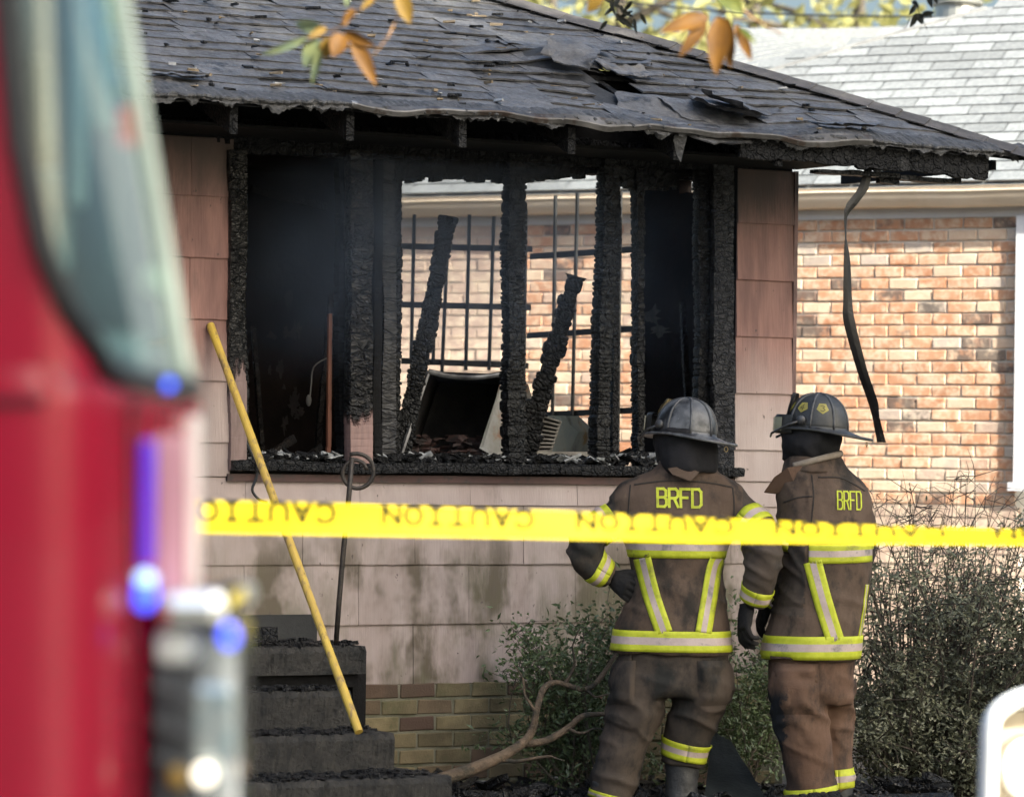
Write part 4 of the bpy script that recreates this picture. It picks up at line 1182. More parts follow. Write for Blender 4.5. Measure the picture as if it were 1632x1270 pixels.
# ------------------------------------------------------------------ debris on the ground
rnd = random.Random(77)
b = MB()
for i in range(1500):
    px = rnd.uniform(640, 1500); Y = rnd.uniform(15.6, 18.6)
    x = at(px, 1240, Y).x
    if (HI @ Vector((x, Y, 0))).y > -.05: continue
    hgt = .02 + .14 * max(0, noise.noise(Vector((x * 1.7, Y * 1.7, 3)))) + (.05 if Y > 17 else 0)
    L = rnd.uniform(.03, .16)
    b.box((x, Y, rnd.uniform(0, hgt)), (L, rnd.uniform(.02, .07), rnd.uniform(.008, .04)), Matrix.Rotation(rnd.uniform(0, 6), 3, 'Z') @ Matrix.Rotation(rnd.uniform(-.6, .6), 3, 'Y') @ Matrix.Rotation(rnd.uniform(-.6, .6), 3, 'X'), 0 if rnd.random() < .985 else 1, .008)
WETCH = char_mat('wet charred debris', (.006, .006, .007), (.02, .02, .022), (50, 50, 50), .006, .3)
tag(b.build('debris', [WETCH, simple('pale debris', (.2, .2, .2), (.3, .3, .29), 20, .7)]), 'black wet char rubble heaped along the foundation', 'rubble', None, 'stuff')
def gboard(label, c, L, w, yaw, pit, seed, roll=0):
    b = MB(); d = Vector((math.cos(yaw) * math.cos(pit), math.sin(yaw) * math.cos(pit), math.sin(pit)))
    char_beam(b, -d * L / 2, d * L / 2, w, .03, seed, .05, .12, (0, -.3, 1))
    o = b.build('charred_board', WETCH); o.location = c
    tag(o, label, 'board', 'charred boards on the ground')
for i, (px, py, Y, L, w, yaw, pit, lab) in enumerate([(1185, 1235, 17.0, .9, .10, .1, .12, 'charred board lying between the firefighters nearest the wall'), (1130, 1250, 16.6, .7, .08, .5, .05, 'charred board beside the left firefighter boot'),
    (880, 1248, 16.9, .6, .07, -.2, .08, 'charred board below the crooked limb'), (1400, 1225, 17.5, .7, .09, -.3, .05, 'charred board at the foot of the large shrub'), (1440, 1245, 17.0, .6, .07, .4, .04, 'charred board right of the right firefighter legs'), (820, 1225, 17.5, .4, .08, .8, .2, 'short charred board end left of the left firefighter')]):
    p = at(px, py, Y); p.z = max(.05, p.z * .4)
    gboard(lab, p, L, w, yaw, pit, 60 + i)
# sloping dark sheet leaning at the foundation
q = [at(1135, 1165, 18.2), at(1165, 1180, 18.1), at(1235, 1232, 17.4), at(1120, 1245, 17.2)]
q[2].z = .04; q[3].z = .03
c0 = q[3].copy(); b = MB(); K = 8
rows = []
for i in range(K + 1):
    a_ = q[0].lerp(q[3], i / K); d_ = q[1].lerp(q[2], i / K)
    rows.append([a_.lerp(d_, j / K) - c0 + Vector((0, 0, .012 * noise.noise(Vector((i * .7, j * .7, 2))))) for j in range(K + 1)])
b.grid(rows); b.grid([[p - Vector((0, .004, .012)) for p in r] for r in rows]); o = b.build('tar_sheet', simple('dark roofing sheet', (.006, .008, .008), (.016, .019, .018), 5, .8, .006, 40, spec=.2), None, True); o.location = c0
tag(o, 'dark sheet of roofing sloping to the ground between the firefighters', 'sheet')
# ------------------------------------------------------------------ firefighters
def cloth(name, c1, c2, dirt, ash=(.14, .12, .11)):
    m, nt, b = M_(name)
    co = coord(nt)
    col = mixc(nt, rng(nt, nz(nt, co, 4, 6), .3, .7), c1, c2)
    col = mixc(nt, mth(nt, 'MULTIPLY', rng(nt, nz(nt, coord(nt, (1, 1, .6)), 5.5, 7, .65), .45, .63), .9), col, dirt)
    col = mixc(nt, mth(nt, 'MULTIPLY', rng(nt, nz(nt, co, 9, 7, .7), .6, .78), .5), col, ash)
    nt.links.new(col, b.inputs['Base Color']); b.inputs['Roughness'].default_value = .85
    b.inputs['Specular IOR Level'].default_value = .25
    w = nz(nt, coord(nt, (1, 1, 1)), 420, 2)
    h = mth(nt, 'MULTIPLY_ADD', nz(nt, co, 40, 3, .5), 1.6, w)
    nt.links.new(bumpn(nt, h, .0016), b.inputs['Normal'])
    return m
COAT = cloth('brown turnout cloth', (.082, .056, .041), (.122, .086, .064), (.024, .022, .020), (.16, .125, .105))
PANT_A = cloth('sooty brown turnout trousers', (.052, .043, .036), (.086, .066, .053), (.020, .021, .021), (.12, .085, .07))
PANT_B = cloth('tan brown turnout trousers', (.115, .068, .046), (.155, .095, .066), (.045, .032, .026), (.08, .07, .066))
nt = PANT_B.node_tree; bs = nt.nodes['Principled BSDF']; old = bs.inputs['Base Color'].links[0].from_socket
sx = nd(nt, 'ShaderNodeSeparateXYZ'); nt.links.new(coord(nt), sx.inputs[0])
burn = rng(nt, mth(nt, 'MULTIPLY_ADD', nz(nt, coord(nt), 11, 6, .65), .22, sx.outputs[0]), 1.375, 1.40, 1, 0)
burn = mth(nt, 'MULTIPLY', burn, rng(nt, mth(nt, 'MULTIPLY_ADD', nz(nt, coord(nt), 7, 4), .3, sx.outputs[2]), .72, .80, 1, 0))
nt.links.new(mixc(nt, burn, old, (.022, .023, .026)), bs.inputs['Base Color'])
SLEEVE = PANT_A
BLACKC = cloth('black shroud cloth', (.012, .012, .014), (.022, .021, .024), (.008, .008, .009), (.03, .028, .03))
GLOVE = cloth('black glove leather', (.014, .013, .014), (.028, .026, .026), (.008, .008, .008), (.05, .046, .044))
RUBBER = simple('grey rubber boot', (.028, .029, .031), (.06, .06, .062), 9, .5, .004, 40, layers=[((.02, .02, .02), 8, .52, .66, (1, 1, 1))])
YELT = simple('fluorescent yellow tape', (.42, .46, .012), (.52, .56, .03), 30, .6, .0015, 160, layers=[((.26, .27, .04), 11, .54, .72, (1, 1, 1)), ((.12, .11, .05), 21, .64, .76, (1, 1, 1))])
SILT = simple('silver reflective tape', (.43, .34, .32), (.52, .42, .40), 18, .45, .0015, 120, layers=[((.20, .18, .18), 9, .52, .68, (1, 1, 1))])
HELM_A = simple('worn black helmet', (.05, .05, .052), (.15, .15, .155), 13, .33, .0015, 50, layers=[((.02, .02, .022), 10, .45, .6, (1, 1, 1)), ((.20, .20, .20), 30, .62, .72, (1, 1, 1))])
HELM_B = simple('black helmet', (.022, .022, .022), (.05, .05, .05), 10, .42, .001, 50, layers=[((.10, .11, .12), 20, .6, .75, (1, 1, 1))])
RIB = simple('helmet seam', (.03, .03, .032), (.09, .09, .095), 20, .35)
TAN = simple('tan leather shield', (.16, .125, .06), (.22, .17, .08), 12, .6, layers=[((.05, .045, .03), 10, .5, .65, (1, 1, 1))])
LENS = simple('scratched goggle lens', (.32, .30, .19), (.42, .40, .28), 9, .25)
SKIN = simple('skin', (.34, .16, .11), (.38, .19, .13), 20, .5)
HAIR = simple('dark hair', (.02, .015, .012), None, 60, .7)
DECAL = simple('yellow helmet decal', (.36, .31, .06), (.28, .24, .06), 30, .5)
DECAL_D = simple('worn decal print', (.12, .10, .03), None, 30, .6)

def loft(M, secs, n=28, p=2.3, caps=True):
    """secs: (centre Vector, half width x, half depth y, yaw)"""
    rings = []
    for (c, a, b_, yw) in secs:
        ring = []
        for k in range(n):
            t = 2 * math.pi * k / n
            x = a * math.copysign(abs(math.cos(t)) ** (2 / p), math.cos(t)); y = b_ * math.copysign(abs(math.sin(t)) ** (2 / p), math.sin(t))
            ring.append(Vector(c) + Vector((x * math.cos(yw) - y * math.sin(yw), x * math.sin(yw) + y * math.cos(yw), 0)))
        rings.append(ring)
    M.rings(rings, 0, caps)
def ssec(secs, k=3):
    cs = spline([s[0] for s in secs], k); return list(zip(cs, lerps([s[1] for s in secs], k), lerps([s[2] for s in secs], k), lerps([s[3] for s in secs], k)))
class Body:
    """one figure: D = its distance; pixels are turned into metres at that distance"""
    def __init__(s, name, label, cx, D):
        s.D = D
        g = at(cx, 1300, D); s.o = Vector((g.x, D, 0))
        s.root = thing('person', label, 'person', s.o, 'firefighters watching the burnt house')
        s.sc = 1 / (FPX / D)
    def p(s, px, py, dy=0.0):
        q = at(px, py, s.D); return Vector((q.x - s.o.x, dy, q.z))
    def bvh(s, me): return BVHTree.FromPolygons([v.co.copy() for v in me.vertices], [tuple(f.vertices) for f in me.polygons])
    def folds(s, kind):
        def f(co, n):
            w = 0
            x, y, z = co
            rg = lambda n_: max(0.0, 1 - abs(n_) * 2.6) ** 1.5
            if kind == 'coat':
                wp_ = .5 * noise.noise(Vector((x * 3, y * 3, z * 3)))
                w += .011 * noise.noise(Vector((x * 7 + wp_, y * 7, z * 1.7))) + .006 * noise.noise(Vector((x * 13 + z * 5, y * 13, z * 3 + 4)))
                k_ = math.exp(-((z - 1.02) / .10) ** 2)
                w += .010 * k_ * (rg(noise.noise(Vector((x * 3 + 2, y * 3, z * 11 + x * 5)))) - .3)
            elif kind == 'sleeve':
                k_ = math.exp(-((z - 1.22) / .13) ** 2) + .35
                w += .016 * k_ * (rg(noise.noise(Vector((x * 4, y * 4, z * 11 + x * 7)))) - .35) + .008 * noise.noise(Vector((x * 6, y * 6, z * 6)))
            else:
                k_ = math.exp(-((z - .50) / .15) ** 2) + .9 * math.exp(-((z - .14) / .13) ** 2) + .5 * math.exp(-((z - .80) / .06) ** 2)
                wp_ = .9 * noise.noise(Vector((x * 4, y * 4, z * 4)))
                w += .019 * k_ * (rg(noise.noise(Vector((x * 3 + wp_, y * 3, z * 9 + x * 3.5)))) - .35) + .011 * noise.noise(Vector((x * 6 + wp_, y * 6, z * 1.8))) + .0025 * noise.noise(Vector((x * 16, y * 16, z * 22)))
            return w
        return f
    def band_torso(s, me, cx, dy, rows, a0, a1, mats, name='reflective_stripe', yaw=0, off=.004, n=64, pxr=None):
        """horizontal wrap; rows = photo y of each edge at left/right; casts outwards from the axis"""
        T = s.bvh(me); M = MB(); R = []
        for r in rows:
            row = []
            for i in range(n + 1):
                t = i / n; a = a0 + (a1 - a0) * t
                py = r[0] + (r[1] - r[0]) * (.5 - .5 * math.cos(a))if len(r) > 1 else r[0]
                c = s.p(cx, py, dy); d = Vector((-math.cos(a), -math.sin(a), 0))
                h = T.ray_cast(c, d)
                row.append((h[0] + d * off) if h[0] is not None else None)
            R.append(row)
        s._strip(M, R, name, mats)
    def _strip(s, M, R, name, mats):
        nr = len(R)
        idx = {}
        for j in range(nr):
            for i, q in enumerate(R[j]):
                if q is not None: idx[(j, i)] = len(M.v); M.v.append(tuple(q))
        for j in range(nr - 1):
            for i in range(len(R[0]) - 1):
                ks = [(j, i), (j, i + 1), (j + 1, i + 1), (j + 1, i)]
                if all(k in idx for k in ks):
                    ps = [Vector(M.v[idx[k]]) for k in ks]
                    if max((ps[0] - ps[1]).length, (ps[1] - ps[2]).length, (ps[3] - ps[2]).length) < .09:
                        M.f.append(tuple(idx[k] for k in ks)); M.mi.append([0, 0, 1, 1, 0, 0][j] if nr == 7 else [0, 1, 0][j] if nr == 4 else 0)
        if M.f:
            o = M.build(name, mats, s.root, True)
            q = o.modifiers.new('thick', 'SOLIDIFY'); q.thickness = .003; q.offset = 0
    def band_limb(s, me, c0, c1, t0, t1, mats, off=.004, n=40):
        T = s.bvh(me); ax = (c1 - c0).normalized(); L = (c1 - c0).length
        r = Vector((0, -1, 0)); a = (r - ax * r.dot(ax)).normalized(); b_ = ax.cross(a)
        R = []
        for q in (0, .17, .34, .5, .66, .83, 1):
            c = c0 + ax * L * (t0 + (t1 - t0) * q); row = []
            for i in range(n + 1):
                w = 2 * math.pi * i / n; d = a * math.cos(w) + b_ * math.sin(w)
                h = T.ray_cast(c, d); row.append(h[0] + d * off if h[0] is not None and (h[0] - c).length < .125 else None)
            R.append(row)
        s._strip(MB(), R, 'reflective_stripe', mats)
    def strap(s, me, path, w, mats, off=.004):
        """slanting strap on the back: path in photo pixels, dropped straight onto the cloth from the back"""
        T = s.bvh(me); pts = spline([Vector((x, y, 0)) for x, y in path], 10); R = [[] for _ in range(7)]
        for i, q in enumerate(pts):
            t = (pts[min(i + 1, len(pts) - 1)] - pts[max(i - 1, 0)]).normalized(); nn = Vector((-t.y, t.x, 0))
            for j in range(7):
                e = q + nn * w * (j / 6 - .5); c = s.p(e.x, e.y, -1.0)
                h = T.ray_cast(c, Vector((0, 1, 0))); R[j].append(h[0] + Vector((0, -off, 0)) if h[0] is not None else None)
        s._strip(MB(), R, 'reflective_stripe', mats)
    def text(s, me, word, x0, x1, ytop, ybot, mat, slope=0, off=.007, gap=.32, wid=.30):
        T = s.bvh(me); n = len(word); cw = (x1 - x0) / (n + (n - 1) * gap)
        for k, ch in enumerate(word):
            bx = x0 + k * cw * (1 + gap)
            def mp(u, v):
                px = bx + u * cw; py = ybot + (ytop - ybot) * v + slope * (px - x0); c = s.p(px, py, -1.0)
                h = T.ray_cast(c, Vector((0, 1, 0))); return h[0] + Vector((0, -off, 0)) if h[0] is not None else c + Vector((0, 1, 0))
            M = MB(); stroke(M, ch, mp, wid, abs(ybot - ytop) / cw); M.build('letter', mat, s.root)
GL = {'B': [[(0, 0), (0, 1), (.7, 1), (.95, .9), (.95, .62), (.75, .52), (0, .52)], [(.75, .52), (1, .4), (1, .12), (.75, 0), (0, 0)]],
      'R': [[(0, 0), (0, 1), (.75, 1), (1, .88), (1, .6), (.75, .48), (0, .48)], [(.55, .48), (1, 0)]],
      'F': [[(0, 0), (0, 1), (1, 1)], [(0, .52), (.75, .52)]],
      'D': [[(0, 0), (0, 1), (.75, 1), (1, .85), (1, .15), (.75, 0), (0, 0)]],
      'C': [[(1, .78), (.85, .97), (.5, 1), (.15, .9), (0, .6), (0, .4), (.15, .1), (.5, 0), (.85, .03), (1, .22)]],
      'A': [[(0, 0), (.5, 1), (1, 0)], [(.2, .33), (.8, .33)]],
      'U': [[(0, 1), (0, .3), (.2, .03), (.5, 0), (.8, .03), (1, .3), (1, 1)]],
      'T': [[(0, 1), (1, 1)], [(.5, 1), (.5, 0)]],
      'I': [[(.5, 0), (.5, 1)], [(.2, 0), (.8, 0)], [(.2, 1), (.8, 1)]],
      'O': [[(.5, 0), (.15, .1), (0, .4), (0, .6), (.15, .9), (.5, 1), (.85, .9), (1, .6), (1, .4), (.85, .1), (.5, 0)]],
      'N': [[(0, 0), (0, 1), (1, 0), (1, 1)]],
      '4': [[(.7, 0), (.7, 1), (0, .35), (1, .35)]], '3': [[(0, .9), (.5, 1), (.95, .8), (.55, .55), (1, .25), (.5, 0), (0, .1)]]}
def stroke(M, ch, mp, wid, asp):
    for pl in GL[ch]:
        for (a, b_) in zip(pl, pl[1:]):
            d = Vector((b_[0] - a[0], (b_[1] - a[1]) * asp)); L = d.length; d.normalize(); nn = Vector((-d.y, d.x)) * wid * .5; e = d * wid * .42
            k = max(1, int(L / .3)); 
            A = Vector((a[0], a[1] * asp)) - e; B = Vector((b_[0], b_[1] * asp)) + e
            rows = []
            for i in range(k + 1):
                c = A.lerp(B, i / k); rows.append([mp(c.x + nn.x, (c.y + nn.y) / asp), mp(c.x - nn.x, (c.y - nn.y) / asp)])
            M.grid(rows)
def hand(bd, wrist, knuck, curl, spread_dir, thumb_side, size=1.0, mat=None, palm_n=None, curl_dir=None):
    """glove: palm block plus four fingers and a thumb. wrist/knuck local points; spread_dir = direction across the knuckles (index first)"""
    M = MB(); ax = (knuck - wrist).normalized(); L = (knuck - wrist).length
    sd = (spread_dir - ax * spread_dir.dot(ax)).normalized(); pn = curl_dir.normalized() if curl_dir is not None else ax.cross(sd)
    w = .043 * size; th = .021 * size
    rings = []
    for t, ww, tt in ((-.25, .8, 1.35), (.0, .82, 1.3), (.35, 1.0, 1.25), (.75, 1.08, 1.1), (1.0, 1.02, .95), (1.06, .8, .6)):
        c = wrist + ax * L * t; rings.append([c + sd * w * ww * math.cos(q) + pn * th * tt * math.sin(q) for q in [2 * math.pi * k / 14 for k in range(14)]])
    M.rings(rings)
    for i, (off, ln, r) in enumerate(((.034, .078, .0118), (.0115, .086, .0122), (-.0115, .080, .0118), (-.033, .064, .0108))):
        base = knuck + sd * off * size - ax * .02
        pts = [base]; d = ax.copy(); a = 0
        for seg, f in enumerate((.2, .42, .3, .26)):
            if seg: a += curl * (.7 if seg == 1 else 1.0) + .05 * i
            d = ax * math.cos(a) + pn * math.sin(a) + sd * (.06 * (1.5 - i))
            pts.append(pts[-1] + d.normalized() * ln * f * size * 1.1)
        M.tube(spline(pts, 3), lerps([r * 1.05 * size, r * 1.08 * size, r * size, r * .92 * size, r * .7 * size], 3), 10)
    tb = wrist + ax * L * .3 + sd * w * .8 * thumb_side
    d1 = (ax * .8 + sd * .75 * thumb_side + pn * .35).normalized(); d2 = (ax * 1.0 + sd * .1 * thumb_side + pn * .5).normalized()
    M.tube(spline([tb - d1 * .02, tb + d1 * .04 * size, tb + d1 * .04 * size + d2 * .032 * size, tb + d1 * .04 * size + d2 * .058 * size], 3), lerps([.017 * size, .016 * size, .014 * size, .010 * size], 3), 10)
    me = remesh(M, .0048, 2)
    displace(me, lambda co, n: .0022 * noise.noise(co * 45))
    me.materials.append(mat or GLOVE)
    return inst('glove', me, bd.root)
def helmet(bd, c, yaw, pitch, roll, mat, scale=1.0, decals=False, gog=True):
    H = bd.root
    hm = Matrix.Translation(c) @ Matrix.Rotation(yaw, 4, 'Z') @ Matrix.Rotation(pitch, 4, 'X') @ Matrix.Rotation(roll, 4, 'Y') @ Matrix.Scale(scale, 4)
    A_, B_, Hh = .128, .150, .168
    def dome(th, ph, k=1.0):
        # th: around, 0 = front (+y); ph: 0 rim .. pi/2 top
        rr = math.cos(ph) ** .85
        z = Hh * math.sin(ph) ** .92
        return Vector((A_ * rr * math.sin(th), B_ * rr * math.cos(th), z)) * k
    M = MB(); rows = []
    for j in range(15):
        ph = (math.pi / 2 - .03) * j / 14
        ring = []
        for i in range(64):
            th = 2 * math.pi * i / 64
            g = 1 - .018 * (.5 - .5 * math.cos(8 * th)) * math.cos(ph) ** .5     # panels slightly flattened between ribs
            ring.append(dome(th, ph, g))
        rows.append(ring)
    M.rings(rows, 0, True)
    shell = M.mesh('helmet', mat, True)
    ho = inst('helmet', shell, H, hm)
    for k in range(8):
        th = 2 * math.pi * (k + .0) / 8
        b = MB(); b.tube([dome(th, (math.pi / 2 - .06) * q / 10, 1.004) for q in range(11)], [.0062] * 11, 8, .8); b.build('rib', RIB, ho, True)
    b = MB(); b.ell((0, .0, Hh - .002), (.02, .03, .010), 14, 6); b.build('crest', RIB, ho, True)
    # brim: short at the sides, long duck-bill behind
    def ext(th):
        back = max(0, -math.cos(th)) ** 2.2; front = max(0, math.cos(th)) ** 2
        return .040 + .080 * back + .014 * front, -.016 - .030 * back + .006 * front
    M = MB(); rows = []
    for (q, dz) in ((0.0, .012), (.02, .002), (.5, .0), (.93, 0), (1.0, .004), (1.03, -.003), (1.0, -.009), (.9, -.008), (.5, -.008), (.0, -.008)):
        ring = []
        for i in range(72):
            th = 2 * math.pi * i / 72; e, dr = ext(th); d = Vector((A_ * math.sin(th), B_ * math.cos(th), 0)); u = d.normalized()
            side = abs(math.sin(th)) ** 2
            ring.append(d + u * e * q + Vector((0, 0, dr * q ** 1.3 + dz + .012 * side * q ** 2 + .016 * max(0, -math.cos(th)) ** 3 * q ** 4)))
        rows.append(ring)
    M.rings(rows, 0, False); M.build('brim', mat if not decals else HELM_B, ho, True)
    b = MB(); b.tube([Vector((.012 * math.cos(t), -B_ - .098 + .0, -.055 + .012 * math.sin(t))) for t in [k * .7 for k in range(10)]], .0022, 5); b.build('ring', simple('brass ring', (.5, .38, .2), None, 5, .35, metal=.8), ho)
    # front shield on its holder
    M = MB(); rows = []
    for j in range(9):
        t = j / 8; wd = .062 * (1 if t < .6 else math.cos((t - .6) / .4 * 1.3)); 
        rows.append([Vector((wd * x, B_ + .012 - .03 * t - .02 * x * x, .01 + .155 * t)) for x in (-1, -.6, -.2, .2, .6, 1)])
    M.grid(rows); M.grid([[p + Vector((0, -.006, 0)) for p in r] for r in rows]); M.build('front_shield', TAN if not decals else simple('black shield', (.02, .018, .016), (.06, .055, .05), 40, .9, .004, 160), ho)
    if gog:
        gz = -.012 if decals else .02
        M = MB(); rows = []
        for (rr, z) in ((.0, .04), (.026, .044), (.034, .03), (.034, -.034), (.026, -.046), (.0, -.04)):
            rows.append([Vector(((A_ + .012 + rr * .55) * math.sin(a), (B_ + .022 + rr) * math.cos(a) , gz + z + .025)) for a in [(-1.15 + 2.3 * i / 20) for i in range(21)]])
        M.grid(rows); M.build('goggles', simple('goggle frame', (.02, .02, .02), (.05, .05, .048), 20, .5), ho, True)
        M = MB(); rows = [[Vector(((A_ + .036) * math.sin(a), (B_ + .062) * math.cos(a), gz + z + .025)) for a in [(-.85 + 1.7 * i / 16) for i in range(17)]] for z in (-.034, -.012, .01, .03)]
        M.grid(rows); M.build('lens', LENS, ho, True)
        M = MB(); rows = [[Vector(((A_ + .006) * math.sin(a), (B_ + .008) * math.cos(a), gz + z + .012)) for a in [(1.0 + 4.28 * i / 30) for i in range(31)]] for z in (-.010, .012)]
        for sx_ in (-1, 1):
            b = MB(); b.ell((sx_ * (A_ + .008), .045, .035), (.014, .024, .022), 12, 8); b.build('hinge', RIB, ho, True)
            b = MB(); b.tube([Vector((sx_ * (A_ + .012), .05, .03)), Vector((sx_ * (A_ + .02), .10, .01)), Vector((sx_ * .09, B_ + .045, -.035)), Vector((sx_ * .05, B_ + .06, -.05))], .006, 6); b.build('strap', RIB, ho, True)
    if decals:
        for th, ch in ((-1.96, '3'), (-1.18, '4'), (-.42, None)):
            M = MB(); R_ = []
            for rr in (.02, .35, .7, 1.0):
                ring = []
                for q in range(20):
                    a = -math.pi / 2 + q * 2 * math.pi / 20; seg = (q % 4) / 4; a0 = a - seg * 2 * math.pi / 5; a1 = a0 + 2 * math.pi / 5
                    px_ = (math.cos(a0) * (1 - seg) + math.cos(a1) * seg, math.sin(a0) * (1 - seg) + math.sin(a1) * seg)
                    ring.append(dome(th + .24 * rr * px_[0], .60 + .20 * rr * px_[1], 1.006))
                R_.append(ring)
            M.rings(R_); M.build('decal', DECAL, ho)
            if ch:
                M = MB(); stroke(M, ch, lambda u, v: dome(th - (u - .5) * .16, .58 + (v - .5) * .20, 1.02), .22, 1.4); M.build('number', DECAL_D, ho)
    return ho
def head_body(bd, c, yaw, chest):
    """head with face, neck and shoulders in one skin surface (mostly under the shroud)"""
    M = MB(); R = Matrix.Rotation(yaw, 3, 'Z')
    M.ell(c, (.074, .094, .115), 20, 14, 0, R)
    M.ell(Vector(c) + R @ Vector((0, .03, -.06)), (.055, .065, .07), 16, 10, 0, R)
    M.tube([Vector(c) + R @ Vector((0, .088, .03)), Vector(c) + R @ Vector((0, .108, -.012)), Vector(c) + R @ Vector((0, .09, -.022))], [.008, .014, .010], 8)
    for sx_ in (-1, 1):
        M.ell(Vector(c) + R @ Vector((sx_ * .076, -.005, .0)), (.010, .020, .032), 10, 8, 0, R)
    M.tube([Vector(c) + R @ Vector((0, -.015, -.05)), chest + Vector((0, 0, .04)), chest + Vector((0, 0, -.12))], [.06, .062, .11], 16)
    me = remesh(M, .009, 2); me.materials.append(SKIN)
    o = inst('body', me, bd.root)
    for sx_ in (-1, 1):
        b = MB(); b.ell(Vector(c) + R @ Vector((sx_ * .032, .084, .02)), (.012, .009, .008), 10, 8); b.build('eye', simple('eye', (.05, .04, .03), None, 5, .2), bd.root, True)
    b = MB(); b.tube([Vector(c) + R @ Vector((x, .097 - abs(x) * .25, -.052)) for x in (-.022, -.01, 0, .01, .022)], .004, 6); b.build('mouth', simple('lips', (.28, .09, .07), None, 5, .5), bd.root, True)
    return o
MATS = [YELT, SILT]
def px2(v, D): return v * D / FPX

# ---- left firefighter, back squarely to us, hands on hips
A = Body('A', 'left firefighter in soot-dark brown coat and trousers with hands on hips, seen from behind', 1080, 17.5)
k = A.sc
tors = ssec([(A.p((l + r) / 2, y, dy), (r - l) / 2 * k, d, 0) for (l, r, y, d, dy) in
    [(1052, 1135, 738, .10, .01), (1040, 1146, 752, .115, .01), (992, 1180, 772, .125, .01), (970, 1195, 795, .145, .0), (976, 1188, 830, .165, .0), (1000, 1160, 870, .165, .0), (1008, 1153, 915, .160, .0),
     (998, 1158, 958, .168, .0), (978, 1166, 998, .182, .0), (972, 1169, 1038, .190, .0), (978, 1163, 1041, .18, .0)]])
M = MB(); loft(M, tors)
la = [A.p(1003, 815, 0), A.p(958, 840, -.02), A.p(932, 872, -.05), A.p(944, 900, -.03), A.p(972, 917, .0)]
M.tube(spline(la, 5), lerps([.086, .084, .080, .068, .060], 5), 20)
ra = [A.p(1168, 812, 0), A.p(1202, 842, -.09), A.p(1212, 885, -.17), A.p(1207, 925, -.16), A.p(1197, 958, -.12)]
M.tube(spline(ra, 5), lerps([.088, .090, .086, .074, .066], 5), 20)
coatA = remesh(M, .010, 4)
fc, fs = A.folds('coat'), A.folds('sleeve')
lx, rx_ = A.p(975, 850).x, A.p(1180, 850).x
def sm_(x, a, b_): t = min(1, max(0, (x - a) / (b_ - a))); return t * t * (3 - 2 * t)
def mixA(co, n):
    w = max(sm_(co.x, lx + .05, lx - .04), sm_(co.x, rx_ - .05, rx_ + .04)); return fs(co, n) * w + fc(co, n) * (1 - w)
displace(coatA, mixA)
coatA.materials.append(COAT); coatA.materials.append(SLEEVE)
for f in coatA.polygons:
    if f.center.x < lx + .01 or f.center.x > rx_ + .005: f.material_index = 1
inst('coat', coatA, A.root)
A.band_torso(coatA, 1078, 0, [(y,) for y in (855, 861, 866, 871, 876, 882, 888)], -.35, math.pi + .35, MATS)
A.band_torso(coatA, 1072, 0, [(y,) for y in (1003, 1008, 1013, 1019, 1025, 1031, 1036)], -1.0, math.pi + 1.0, MATS)
A.strap(coatA, [(1022, 888), (1036, 945), (1056, 1005)], 27, MATS)
A.strap(coatA, [(1150, 884), (1138, 900), (1128, 950), (1118, 1005)], 26, MATS)
A.band_limb(coatA, la[0], la[1], .55, 1.15, MATS); A.band_limb(coatA, la[3], la[4], .05, .8, MATS)
A.band_limb(coatA, ra[0], ra[1], .55, 1.2, MATS); A.band_limb(coatA, ra[3], ra[4], .25, 1.0, MATS)
A.text(coatA, 'BRFD', 1046, 1115, 778, 806, YELT, .02)
SEAM = simple('seam thread', (.022, .018, .015), (.035, .028, .024), 60, .9)
for path in ([(1004, 772), (1001, 800), (1000, 830), (1003, 850)], [(1166, 776), (1168, 805), (1166, 835), (1162, 850)], [(1010, 772), (1060, 766), (1120, 768), (1165, 776)]):
    A.strap(coatA, path, 2.2, [SEAM, SEAM], .002)
# collar, shroud
M = MB(); loft(M, [(A.p(1092, 752, .01), 48 * k, .125, 0), (A.p(1092, 742, .01), 44 * k, .115, 0), (A.p(1092, 734, .01), 43 * k, .11, 0)], 32, 2.1, False)
o = M.build('collar', COAT, A.root, True); o.modifiers.new('t', 'SOLIDIFY').thickness = .012
M = MB(); pts = [A.p(1090, 742, -.135), A.p(1112, 752, -.14), A.p(1098, 766, -.15), A.p(1070, 756, -.14), A.p(1062, 746, -.13)]
M.add(pts + [q + Vector((0, -.012, 0)) for q in pts], [(0, 1, 2, 3, 4), (9, 8, 7, 6, 5)] + [(i, (i + 1) % 5, 5 + (i + 1) % 5, 5 + i) for i in range(5)]); M.build('collar_tab', COAT, A.root)
M = MB(); loft(M, ssec([(A.p(1092, 682, .02), 47 * k, .14, .3), (A.p(1093, 705, .01), 49 * k, .145, .3), (A.p(1095, 728, .0), 49 * k, .145, .3), (A.p(1097, 746, -.01), 47 * k, .14, .3), (A.p(1099, 754, -.01), 42 * k, .125, .3)]), 40, 2.2)
me = remesh(M, .009, 3); displace(me, lambda co, n: .014 * noise.noise(Vector((co.x * 11, co.y * 11, co.z * 4))) + .006 * noise.noise(Vector((co.x * 24, co.y * 24, co.z * 14)))); me.materials.append(BLACKC); inst('neck_shroud', me, A.root)
head_body(A, A.p(1092, 690, .03), .75, A.p(1090, 760, .02))
helmet(A, A.p(1093, 694, .02), .80, .02, .10, HELM_A, 1.03)
